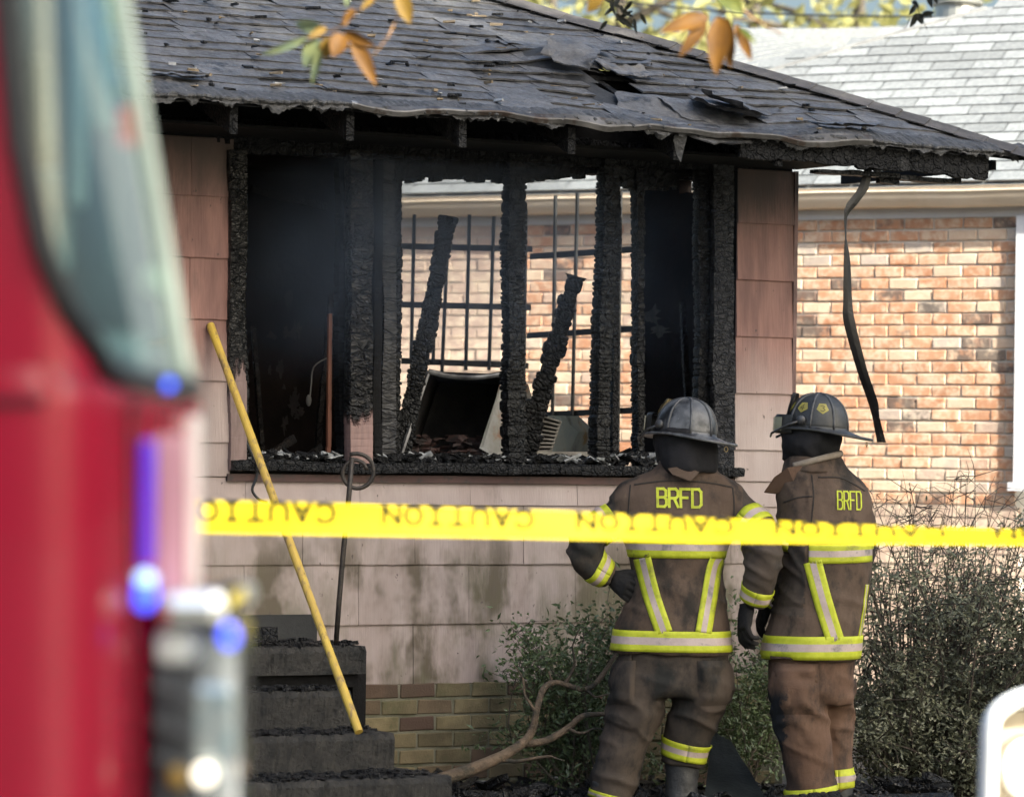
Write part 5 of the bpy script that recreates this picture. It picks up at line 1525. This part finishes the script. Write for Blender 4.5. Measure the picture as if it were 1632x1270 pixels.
# trousers
def leg(M, pts, rad): M.tube(spline(pts, 5), lerps(rad, 5), 22)
M = MB(); loft(M, ssec([(A.p((l + r) / 2, y, 0), (r - l) / 2 * k, d, 0) for (l, r, y, d) in [(988, 1158, 1015, .15), (984, 1160, 1050, .165), (980, 1160, 1085, .16), (985, 1150, 1110, .13)]]))
lleg = [A.p(1024, 1075, 0), A.p(1014, 1125, .0), A.p(998, 1175, .02), A.p(984, 1225, .03), A.p(975, 1262, .03), A.p(972, 1276, .03)]
leg(M, lleg, [.142, .128, .114, .104, .101, .100])
rleg = [A.p(1118, 1075, .0), A.p(1112, 1125, .02), A.p(1102, 1165, .06), A.p(1094, 1195, .08), A.p(1090, 1222, .08)]
leg(M, rleg, [.138, .126, .114, .106, .098])
M.ell(A.p(1143, 1086, .02), (.088, .11, .125), 18, 12); M.ell(A.p(994, 1085, .02), (.068, .11, .12), 18, 12)
pA = remesh(M, .010, 4); displace(pA, A.folds('pant')); pA.materials.append(PANT_A); inst('trousers', pA, A.root)
for (pts, yy) in (((1125, 1042, 1165, 1072), 0), ((985, 1042, 1005, 1075), 1)):
    x0, y0, x1, y1 = pts; M = MB(); T = A.bvh(pA); rows = []
    for j in range(5):
        row = []
        for i in range(7):
            px = x0 + (x1 - x0) * i / 6; py = y0 + (y1 - y0) * j / 4 + (i - 3) * (1.8 if yy == 0 else -1.8)
            h = T.ray_cast(A.p(px, py, -1), Vector((0, 1, 0))); row.append(h[0] + Vector((0, -.012, 0)) if h[0] is not None else None)
        rows.append(row)
    if all(q is not None for r_ in rows for q in r_): A._strip(M, rows, 'pocket_flap', [PANT_A])
def pocket(bd, me, x0, x1, y0, y1, mat, bulge=.03, skew=0):
    T = bd.bvh(me); rows = []; n = 12
    for j in range(n + 1):
        row = []
        for i in range(n + 1):
            u, v = i / n, j / n
            h = T.ray_cast(bd.p(x0 + (x1 - x0) * u + skew * v, y0 + (y1 - y0) * v, -1), Vector((0, 1, 0)))
            if h[0] is None: row.append(None); continue
            e = min(1, 5 * min(u, 1 - u, v * 1.6, 1 - v)); e = e * e * (3 - 2 * e)
            row.append(h[0] + Vector((0, -(.002 + bulge * e * (.75 + .5 * noise.noise(Vector((u * 3, v * 3, x0)))) + (.012 if v < .24 and .04 < u < .96 else 0)), 0)))
        rows.append(row)
    M = MB(); idx = {}
    for j in range(n + 1):
        for i in range(n + 1):
            if rows[j][i] is not None: idx[(i, j)] = len(M.v); M.v.append(tuple(rows[j][i]))
    for j in range(n):
        for i in range(n):
            k4 = [(i, j), (i + 1, j), (i + 1, j + 1), (i, j + 1)]
            if all(q in idx for q in k4): M.f.append(tuple(idx[q] for q in k4)); M.mi.append(0)
    M.build('cargo_pocket', mat, bd.root, True)
pocket(A, pA, 1108, 1168, 1050, 1122, PANT_A, .03, 4)
pocket(A, pA, 974, 1012, 1050, 1120, PANT_A, .025, -3)
A.band_limb(pA, lleg[3], lleg[5], .78, 1.0, MATS)
A.band_limb(pA, rleg[2], rleg[4], .30, .78, MATS, .008)
# boots
def boot(bd, top, toe_dir, r=.07):
    M = MB(); foot = Vector((top.x, top.y, .05))
    M.tube(spline([top + Vector((0, 0, .06)), top.lerp(foot, .5), foot + Vector((0, 0, .04))], 4), lerps([r * 1.05, r * .92, r], 4), 18)
    d = toe_dir.normalized()
    M.tube(spline([foot - d * .07, foot + d * .03, foot + d * .13, foot + d * .2], 3), lerps([.05, .058, .055, .03], 3), 14)
    me = remesh(M, .010, 3); displace(me, lambda co, n: .006 * noise.noise(Vector((co.x * 10, co.y * 10, co.z * 18)))); me.materials.append(RUBBER)
    o = inst('boot', me, bd.root)
    b = MB(); b.box(foot + d * .055 + Vector((0, 0, -.038)), (.1, .30, .024), Matrix.Rotation(math.atan2(-d.x, d.y), 3, 'Z')); b.build('sole', BLACKC, o, bevel=.006)
boot(A, A.p(972, 1262, .03), Vector((-.25, 1, 0)), .085)
boot(A, A.p(1088, 1225, .08), Vector((.15, 1, 0)), .082)
# gloves: left fist planted on the hip, right hand hanging by the hip
hand(A, A.p(978, 922, .0), A.p(1000, 938, -.06), 1.15, Vector((.2, 0, 1)), 1, 1.18, None, None, Vector((.55, .75, -.35)))
hand(A, A.p(1188, 968, -.10), A.p(1183, 1000, -.12), .42, Vector((-.3, .9, 0)), 1, 1.22, None, None, Vector((.9, .25, 0)))

# ---- right firefighter, turned away to the left
B = Body('B', 'right firefighter in tan-brown trousers, turned left with goggles on helmet', 1300, 17.5)
yw = .55
tors = ssec([(B.p((l + r) / 2, y, dy), (r - l) / 2 * k, d, yw * f) for (l, r, y, d, dy, f) in
    [(1262, 1338, 728, .11, .0, .5), (1250, 1350, 745, .12, .0, .5), (1240, 1378, 768, .14, .0, .4), (1236, 1390, 795, .17, .0, .3), (1238, 1392, 840, .19, .0, .3), (1246, 1391, 880, .19, .0, .3),
     (1240, 1388, 930, .19, .0, .3), (1228, 1380, 980, .195, .0, .3), (1217, 1374, 1015, .2, .0, .3), (1212, 1369, 1048, .205, .0, .3), (1220, 1362, 1050, .19, .0, .3)]])
M = MB(); loft(M, tors)
lb = [B.p(1274, 818, .0), B.p(1264, 850, -.02), B.p(1262, 898, .0), B.p(1245, 935, .07), B.p(1230, 962, .12)]
M.tube(spline(lb, 5), lerps([.088, .086, .082, .070, .060], 5), 20)
rb = [B.p(1362, 818, .08), B.p(1372, 850, .12), B.p(1368, 900, .16), B.p(1340, 930, .28)]
M.tube(spline(rb, 5), lerps([.085, .082, .078, .065], 5), 20)
coatB = remesh(M, .010, 4); fc2, fs2 = B.folds('coat'), B.folds('sleeve')
lx2 = B.p(1285, 850).x
displace(coatB, lambda co, n: fs2(co, n) if (co.x < lx2 - .01 and co.z > 1.0) else fc2(co, n))
coatB.materials.append(COAT); coatB.materials.append(SLEEVE)
for f in coatB.polygons:
    if f.center.x < lx2 - .02 and f.center.y < .1 and .95 < f.center.z < 1.30: f.material_index = 1
inst('coat', coatB, B.root)
B.strap(coatB, [(1284, 880.5), (1330, 881), (1392, 879)], 30, MATS)
B.band_torso(coatB, 1295, 0, [(y, y - 2) for y in (1012, 1018, 1024, 1030, 1036, 1043, 1049)], -1.0, math.pi + 1.0, MATS)
B.strap(coatB, [(1290, 893), (1306, 955), (1326, 1018)], 29, MATS)
B.strap(coatB, [(1379, 930), (1373, 980), (1367, 1012)], 6, MATS)
B.band_limb(coatB, lb[0], lb[2], .42, .78, MATS); B.band_limb(coatB, lb[3], lb[4], .3, 1.0, MATS)
B.text(coatB, 'BRFD', 1330, 1369, 782, 810, YELT, .03, .006, .34, .30)
for path in ([(1290, 756), (1292, 790), (1288, 830), (1287, 860)], [(1300, 760), (1340, 762), (1376, 782)], [(1246, 800), (1268, 792), (1290, 790)]):
    B.strap(coatB, path, 2.2, [SEAM, SEAM], .002)
# raised collar, scarf, flap
M = MB(); loft(M, ssec([(B.p(1298, 752, .0), 53 * k, .135, .3), (B.p(1296, 738, .0), 47 * k, .125, .3), (B.p(1297, 727, .0), 44 * k, .118, .3)]), 32, 2.1, False); o = M.build('collar', COAT, B.root, True); o.modifiers.new('t', 'SOLIDIFY').thickness = .012
M = MB(); pts = [B.p(1285, 740, -.12), B.p(1252, 745, -.13), B.p(1232, 760, -.08), B.p(1217, 784, -.02), B.p(1238, 786, -.05), B.p(1262, 768, -.12)]
M.add(pts + [q + Vector((.006, .02, -.004)) for q in pts], [tuple(range(6)), tuple(range(11, 5, -1))] + [(i, (i + 1) % 6, 6 + (i + 1) % 6, 6 + i) for i in range(6)]); M.build('collar_flap', PANT_B, B.root)
M = MB(); M.tube(spline([B.p(1262, 742, -.10), B.p(1285, 736, -.125), B.p(1315, 728, -.12), B.p(1338, 723, -.05), B.p(1340, 722, .05)], 5), .015, 8, .7); M.build('scarf', simple('tan scarf', (.30, .25, .20), (.22, .18, .14), 30, .9, .003, 80), B.root, True)
M = MB(); loft(M, ssec([(B.p(1292, 682, .0), 46 * k, .135, .9), (B.p(1292, 705, .0), 47 * k, .138, .9), (B.p(1291, 722, .0), 46 * k, .135, .9), (B.p(1284, 733, .0), 34 * k, .12, .9), (B.p(1282, 737, .0), 26 * k, .1, .9)]), 40, 2.2)
me = remesh(M, .009, 3); displace(me, lambda co, n: .014 * noise.noise(Vector((co.x * 8, co.y * 8, co.z * 14 + co.x * 8))) + .006 * noise.noise(Vector((co.x * 24, co.y * 24, co.z * 20)))); me.materials.append(BLACKC); inst('neck_shroud', me, B.root)
head_body(B, B.p(1284, 690, .0), 1.3, B.p(1295, 760, .0))
helmet(B, B.p(1302, 684, .0), 1.22, .06, .03, HELM_B, .98, True)
# trousers
M = MB(); loft(M, ssec([(B.p((l + r) / 2, y, 0), (r - l) / 2 * k, d, .2) for (l, r, y, d) in [(1226, 1362, 1020, .16), (1224, 1362, 1060, .17), (1226, 1360, 1095, .165), (1228, 1358, 1120, .14)]]))
l1 = [B.p(1270, 1085, -.05), B.p(1276, 1140, -.05), B.p(1284, 1190, -.03), B.p(1290, 1240, -.02), B.p(1294, 1278, -.02)]
leg(M, l1, [.135, .128, .120, .115, .116])
l2 = [B.p(1330, 1085, .08), B.p(1332, 1140, .10), B.p(1334, 1190, .12), B.p(1336, 1235, .12), B.p(1338, 1262, .12)]
leg(M, l2, [.115, .095, .085, .083, .085])
M.ell(B.p(1256, 1092, -.1), (.095, .085, .12), 18, 12)
pB = remesh(M, .010, 4); displace(pB, B.folds('pant')); pB.materials.append(PANT_B); inst('trousers', pB, B.root)
M = MB(); T = B.bvh(pB); rows = []
for j in range(5):
    row = []
    for i in range(9):
        h = T.ray_cast(B.p(1232 + 66 * i / 8, 1052 + 22 * j / 4 + i * 1.2 - 4 * (1 if i == 4 else 0), -1), Vector((0, 1, 0))); row.append(h[0] + Vector((0, -.012, 0)) if h[0] is not None else None)
    rows.append(row)
B._strip(M, rows, 'pocket_flap', [PANT_B])
pocket(B, pB, 1228, 1300, 1054, 1134, PANT_B, .035, 2)
B.band_limb(pB, l1[3], l1[4], .35, 1.0, MATS); B.band_limb(pB, l2[2], l2[4], .52, .95, MATS)
boot(B, B.p(1294, 1276, -.02), Vector((-.6, .8, 0)), .085); boot(B, B.p(1338, 1262, .12), Vector((-.6, .8, 0)), .075)
hand(B, B.p(1224, 972, .16), B.p(1216, 998, .18), .5, Vector((-.2, .9, 0)), 1, 1.15, None, None, Vector((.9, .3, 0)))
hand(B, B.p(1335, 935, .3), B.p(1315, 950, .36), .6, Vector((0, 0, 1)), 1, 1.1, None, None, Vector((-.3, -.9, 0)))

# ------------------------------------------------------------------ caution tape
TAPE_Y = simple('yellow barrier tape', (.58, .44, .006), (.64, .49, .010), 4, .6, trans=.3, spec=.15)
TAPE_B = simple('black print', (.012, .012, .008), None, 5, .95, spec=.03)
tab_top = [(-200, 789), (320, 797), (500, 801), (700, 808), (900, 815), (1050, 822), (1200, 829), (1400, 838), (1632, 845), (1900, 852)]
tab_bot = [(-200, 843), (320, 849), (500, 852), (700, 855), (900, 859), (1050, 862), (1200, 864), (1400, 866), (1632, 868), (1900, 872)]
def tapeY(px): return 9.6 + .7 * (px - 320) / 1312
def tp(px, v, off=0.0):
    """v 0 = top edge, 1 = bottom edge"""
    t, bt = interp(px, tab_top), interp(px, tab_bot)
    Y = tapeY(px); p = at(px, t + (bt - t) * v, Y)
    hpx = .079 * FPX / Y; c = min(1, (bt - t) / hpx); tilt = math.sqrt(max(0, 1 - c * c)) * .079      # the rest of its width leans away
    return p + Vector((0, (.5 - v) * tilt - off + .006 * math.sin(px * .013 + v * 2), .0))
o0 = tp(320, .5)
TP = thing('caution_tape', 'yellow caution tape with upside-down lettering stretched across the scene', 'barrier tape', o0)
M = MB(); M.grid([[tp(px, v) - o0 for px in range(-200, 1901, 14)] for v in (0, .25, .5, .75, 1)]); M.build('band', TAPE_Y, TP, True)
M = MB()
for (x0, x1) in ((283, 532), (612, 848), (922, 1166), (1238, 1505), (1590, 1860)):
    n = 7; cw = (x1 - x0) / (n + (n - 1) * .45)
    for q, ch in enumerate('CAUTION'):
        right = x1 - q * cw * 1.45           # rotated half a turn: first letter at the right end
        M = MB()
        stroke(M, ch, lambda u, v: tp(right - u * cw, .03 + .56 * v, .002) - o0, .26, 1.25)
        M.build('letter', TAPE_B, TP)
# ------------------------------------------------------------------ fire engine, very close on the left
RED = simple('fire engine red paint', (.27, .0004, .021), (.30, .0006, .025), 3, .22, spec=.4, coat=.15)
BLK = simple('black rubber seal', (.012, .013, .016), None, 5, .45)
CHR = simple('chrome', (.75, .76, .78), None, 5, .12, metal=1.0)
WHT = simple('white panel', (.72, .70, .70), None, 5, .35)
FE = thing('fire_engine', 'bright red fire engine cab corner, out of focus close on the left', 'fire engine', Vector((-.9, 5.6, 0)))
fo = Vector((-.9, 5.6, 0))
SILT_ = [(-140, 186), (0, 203), (200, 238), (400, 272), (560, 297), (615, 312), (645, 318), (800, 323), (935, 323), (1330, 320), (1700, 318)]
GAS = [(-140, -14), (0, 2), (220, 22), (400, 60), (500, 100), (570, 150), (600, 205), (614, 262), (620, 300)]
def surf(px, py, off=0.0):
    s = interp(py, SILT_)
    t = max(0.0, (px - 60) / (s - 60))
    Y = 4.78 + .55 * t ** 2.2
    p = at(px, py, Y)
    return p - fo + Vector((off * t, -off * (1 - t), 0))
def backp(px, py, Y): return at(px, py, Y) - fo
ys = [-140 + i * 20 for i in range(93)]
b = MB(); rows = []
for py in ys:                                    # left of the glass: body side
    lim = interp(py, GAS) if py < 620 else interp(py, SILT_)
    r = [surf(-900, py) + Vector((0, .02, 0)), surf(-500, py), surf(-200, py)]
    for i in range(13): r.append(surf(-200 + (lim + 200) * i / 12, py))
    rows.append(r)
b.grid(rows)
rows = [[surf(interp(py, SILT_), py), backp(interp(py, SILT_) - 60, py, 5.8), backp(interp(py, SILT_) - 160, py, 7.2), backp(-1400, py, 7.2)] for py in ys if py >= 600]
b.grid(rows)
b.build('cab_body', RED, FE, True)
# windscreen: curved tinted glass with real thickness to the cab behind it
def glass_mat():
    m, nt, p = M_('tinted windscreen')
    p.inputs['Base Color'].default_value = (.22, .33, .33, 1); p.inputs['Roughness'].default_value = .04; p.inputs['Alpha'].default_value = 1
    tb = nd(nt, 'ShaderNodeBsdfTransparent'); tb.inputs[0].default_value = (.26, .40, .40, 1)
    gl = nd(nt, 'ShaderNodeBsdfGlossy'); gl.inputs['Roughness'].default_value = .03; gl.inputs[0].default_value = (.85, .95, .95, 1)
    fr = nd(nt, 'ShaderNodeFresnel'); fr.inputs[0].default_value = 1.5
    ms = nd(nt, 'ShaderNodeMixShader')
    nt.links.new(mth(nt, 'MULTIPLY_ADD', fr.outputs[0], .9, .12), ms.inputs[0]); nt.links.new(tb.outputs[0], ms.inputs[1]); nt.links.new(gl.outputs[0], ms.inputs[2])
    nt.links.new(ms.outputs[0], nt.nodes['Material Output'].inputs[0])
    return m
b = MB(); rows = []
for py in [y for y in ys if y <= 620]:
    l, r = interp(py, GAS), interp(py, SILT_) - 6
    rows.append([surf(l + (r - l) * i / 14, py, -.004) for i in range(15)])
b.grid(rows); b.build('windscreen', glass_mat(), FE, True)
b = MB(); pts = [surf(interp(py, GAS) + 10, py, .004) for py in range(-140, 560, 30)] + [surf(x, y, .004) for x, y in ((160, 580), (185, 597), (212, 606), (240, 611), (270, 616), (300, 620))]
b.tube(pts, .017, 10); b.build('window_seal', BLK, FE, True)
b = MB(); b.tube([surf(interp(py, SILT_) - 9, py, .002) for py in range(-140, 640, 30)], .010, 10); b.build('pillar', simple('pale pillar', (.52, .60, .54), None, 4, .3), FE, True)
# inside of the cab
INT = simple('grey cab interior', (.12, .15, .15), (.2, .24, .24), 4, .6)
b = MB(); b.grid([[backp(-1400, py, 6.6), backp(-300, py, 6.7), backp(interp(py, SILT_) - 40, py, 6.0)] for py in (-140, 200, 430)]); b.grid([[backp(-1400, py, 5.9), backp(-300, py, 5.9), backp(interp(py, SILT_) - 40, py, 5.5)] for py in (430, 640)]); b.build('cab_interior', INT, FE)
def ib(name, px0, px1, py0, py1, Y, m, r=.03):
    p, q = backp(px0, py0, Y), backp(px1, py1, Y)
    b = MB(); b.box((p + q) / 2, (abs(q.x - p.x), .06, abs(p.z - q.z))); return b.build(name, m, FE, bevel=min(r, abs(q.x - p.x) * .3))
ib('seat_back', 60, 110, 270, 560, 5.75, simple('teal seat', (.16, .25, .26), None, 5, .6))
ib('headrest', 20, 75, 90, 260, 5.8, simple('dark seat', (.02, .035, .035), (.05, .08, .07), 5, .7))
ib('grab_handle', 118, 134, -60, 330, 5.7, simple('pale handle', (.5, .58, .55), None, 5, .3))
ib('warning_tag', 190, 222, 170, 235, 5.5, emis('glowing red tag', (.8, .06, .04), .5))  # no lamp: the red tag gets its own glow from the material
ib('mirror_arm', 168, 182, 300, 600, 5.6, simple('dark arm', (.03, .05, .05), None, 5, .4))
ib('sun_visor', 150, 180, -100, 210, 5.6, simple('green visor', (.20, .36, .30), None, 5, .4))
ib('paper_sheet', 225, 262, 425, 470, 5.5, simple('cream paper', (.6, .6, .42), None, 5, .6))
ib('dashboard', 90, 250, 520, 612, 5.5, simple('pale dash', (.30, .36, .36), None, 5, .5), .05)
# warning lights
BLUE = emis('blue lamp', (.06, .10, 1.0), .8); BLUEW = emis('white-hot blue lamp', (.40, .62, 1.0), .7); VIO = emis('glowing violet reflection', (.10, .03, .70), .07); REDL = emis('red lamp lens', (.85, .03, .07), .45); WARM = emis('warm headlamp', (1.0, .85, .66), .9)
def onbox(name, px0, px1, py0, py1, m, d=.03, Y=None, bev=.008):
    y0 = (px0 + px1) / 2
    c = surf(y0, (py0 + py1) / 2) if Y is None else backp(y0, (py0 + py1) / 2, Y)
    wx = (px1 - px0) * 5 / FPX; hz = (py1 - py0) * 5 / FPX
    b = MB(); b.box(c + Vector((0, -d / 2, 0)), (wx, d, hz)); return b.build(name, m, FE, bevel=bev)
onbox('lamp_housing', 222, 296, 690, 975, simple('lamp bezel', (.45, .25, .30), None, 5, .3), .02)
onbox('warning_lamp', 226, 250, 700, 900, VIO, .045)  # violet reflection on the light bar, painted as a faintly glowing strip
onbox('warning_lamp', 256, 286, 705, 910, REDL, .045)
onbox('corner_panel', 292, 322, 655, 935, WHT, .03)
p = surf(238, 920); b = MB(); b.ell(p + Vector((0, -.05, 0)), (.014, .012, .011), 16, 10); b.build('warning_lamp', BLUEW, FE, True)
p = surf(236, 945); b = MB(); b.ell(p + Vector((0, -.045, 0)), (.016, .012, .022), 16, 10); b.build('warning_lamp', BLUE, FE, True)
p = surf(250, 613); b = MB(); b.ell(p + Vector((0, -.02, 0)), (.026, .012, .010), 16, 10); b.build('marker_lamp', emis('blue marker', (.04, .10, .9), .9), FE, True)
# panel joint, handle and trim on the cab side
b = MB(); b.tube([surf(-30, 640, .003), surf(60, 640, .003), surf(215, 648, .003)], .006, 6); b.tube([surf(205, 650, .003), surf(208, 900, .003), surf(206, 1300, .003)], .005, 6); b.build('panel_joint', simple('panel gap', (.05, .0, .006), None, 5, .5), FE)
# bumper
def bx(name, px0, px1, py0, py1, Y, dY, m, bev=.015):
    p, q = backp(px0, py0, Y), backp(px1, py1, Y)
    c = (p + q) / 2 + Vector((0, dY / 2, 0)); b = MB(); b.box(c, (abs(q.x - p.x), dY, abs(p.z - q.z))); return b.build(name, m, FE, bevel=bev)
bx('bumper_top', 248, 362, 940, 1012, 4.95, .34, CHR, .02)
bx('bumper_shelf', 300, 386, 938, 975, 5.3, .3, simple('grey tread plate', (.34, .35, .34), None, 5, .4), .012)
bx('bumper_face', 246, 308, 1006, 1060, 4.97, .3, simple('pale grey paint', (.50, .54, .53), None, 5, .35))
bx('grille', 240, 308, 1040, 1420, 4.98, .3, simple('dark grille', (.02, .024, .03), (.04, .045, .055), 5, .5))
bx('bumper_end', 300, 374, 995, 1420, 5.02, .28, simple('polished bumper end', (.62, .64, .70), (.5, .55, .6), 16, .14, metal=.9), .02)
bx('tool_box', 300, 374, 1090, 1215, 4.995, .05, simple('blue grey steel', (.30, .40, .46), (.5, .54, .56), 26, .25, metal=.7), .01)
for py in (1090, 1150, 1205):
    b = MB(); b.tube([backp(244, py, 4.96), backp(304, py + 22, 4.96)], .006, 6); b.build('grille_bar', simple('grille bar', (.06, .065, .07), None, 5, .4), FE)
p = backp(284, 1235, 4.96); b = MB(); b.ell(p, (.014, .008, .018), 12, 8); b.build('amber_marker', simple('amber marker', (.30, .2, .04), None, 5, .4), FE, True)
p = backp(365, 1013, 4.97); b = MB(); b.ell(p, (.013, .012, .016), 16, 10); b.build('warning_lamp', BLUE, FE, True)
p = backp(325, 1234, 4.97); b = MB(); b.ell(p, (.013, .012, .014), 16, 10); b.build('headlamp', WARM, FE, True)
p = backp(378, 1225, 5.1); b = MB(); b.ell(p, (.010, .010, .014), 12, 8); b.build('side_marker', simple('tan marker', (.3, .22, .15), None, 5, .4), FE, True)
# wheel (below the frame) so that the cab stands on the ground
b = MB(); b.tube([Vector((-1.3 + .9 - .9, -.4 + .1, .5)) + Vector((0, q, 0)) for q in (0, .3)], [.5, .5], 28); b.build('wheel', BLK, FE, True)

# ------------------------------------------------------------------ white vehicle corner, lower right
WV = thing('white_truck', 'white truck front corner with lit headlamp at the lower right edge', 'truck', Vector((1.5, 9.0, 0)))
wo = Vector((1.5, 9.0, 0))
def wp(px, py, Y=9.0): return at(px, py, Y) - wo
OUT = [(x_ + 6, y_ + 14) for x_, y_ in ((1556, 1700), (1556, 1290), (1558, 1190), (1560, 1150), (1565, 1128), (1575, 1112), (1592, 1098), (1612, 1088), (1640, 1080), (1700, 1073), (1800, 1068), (1900, 1066))]
b = MB(); rows = []
for (ins, dy) in ((.05, .32), (.006, .06), (0, .035), (.006, .02), (.02, .0), (.036, .0), (.042, .02)):
    row = []
    for i, (x, y) in enumerate(OUT):
        t = (Vector(OUT[min(i + 1, len(OUT) - 1)]) - Vector(OUT[max(i - 1, 0)])).normalized(); nn = Vector((-t.y, t.x))
        # inward = right/down
        q = Vector((x, y)) + nn * (ins * 667)
        row.append(wp(q.x, q.y, 9.0) + Vector((0, dy, 0)))
    rows.append(row)
rows = [spline(r, 4) for r in rows]
b.grid(rows); b.build('fender', simple('white truck paint', (.80, .80, .80), None, 3, .3, coat=.4), WV, True)
b = MB(); b.box2(wp(1586, 1700) + Vector((0, .09, 0)), wp(1950, 1140) + Vector((0, .1, 0))); b.build('lamp_recess', simple('cream lamp surround', (.62, .54, .40), (.5, .43, .32), 5, .5), WV)
b = MB(); c = wp(1640, 1225) + Vector((0, .07, 0))
rr = [Vector((math.cos(t) * .058, 0, math.sin(t) * .075)) for t in [2 * math.pi * i / 28 for i in range(29)]]
b.tube([c + q for q in rr], .010, 8); b.build('lamp_bezel', simple('lamp rim', (.25, .22, .18), None, 5, .4, metal=.3), WV, True)
b = MB(); b.ell(c + Vector((0, .01, 0)), (.055, .025, .072), 20, 12); b.build('headlamp', emis('headlamp glass', (1.0, .90, .74), .9), WV, True)
b = MB(); b.box2((0.06, .31, .40), (1.3, 2.4, .98)); b.build('hood', simple('white hood', (.78, .78, .78), None, 3, .35), WV, bevel=.05)
b = MB(); b.box2((-.10, .33, .40), (.07, .60, .80)); b.build('body', simple('white body', (.75, .75, .75), None, 3, .35), WV, bevel=.03)
b = MB(); b.tube([Vector((.25, .5, .36)), Vector((.25, .8, .36))], [.36, .36], 28); b.build('wheel', BLK, WV, True)
# ------------------------------------------------------------------ lingering smoke in the window bays
def smoke_mat():
    m = bpy.data.materials.new('thin smoke'); m.use_nodes = True; nt = m.node_tree
    nt.nodes.remove(nt.nodes['Principled BSDF'])
    v = nd(nt, 'ShaderNodeVolumePrincipled'); v.inputs['Color'].default_value = (.55, .70, 1.0, 1); v.inputs['Anisotropy'].default_value = .2
    sx = nd(nt, 'ShaderNodeSeparateXYZ'); tc = nd(nt, 'ShaderNodeTexCoord'); nt.links.new(tc.outputs['Object'], sx.inputs[0])
    fade = mth(nt, 'MULTIPLY', rng(nt, sx.outputs[2], 1.95, 2.85), mth(nt, 'MULTIPLY', rng(nt, sx.outputs[0], WU0 + .1, WU0 + .5), rng(nt, sx.outputs[0], U_R - .2, WU0 + .6)))
    g = nz(nt, coord(nt), 1.8, 2); nt.links.new(mth(nt, 'MULTIPLY', fade, rng(nt, g, .3, .7, .22, .70)), v.inputs['Density'])
    nt.links.new(v.outputs[0], nt.nodes['Material Output'].inputs['Volume'])
    m.cycles.volume_step_rate = 4 if hasattr(m.cycles, 'volume_step_rate') else 1
    return m
b = MB(); b.box2((WU0 + .05, -.5, 1.9), (U_R - .15, 1.1, 3.08))
o = b.build('smoke', smoke_mat()); o.matrix_world = HM
tag(o, 'thin bluish smoke hanging in the upper window bays', 'smoke', None, 'stuff')
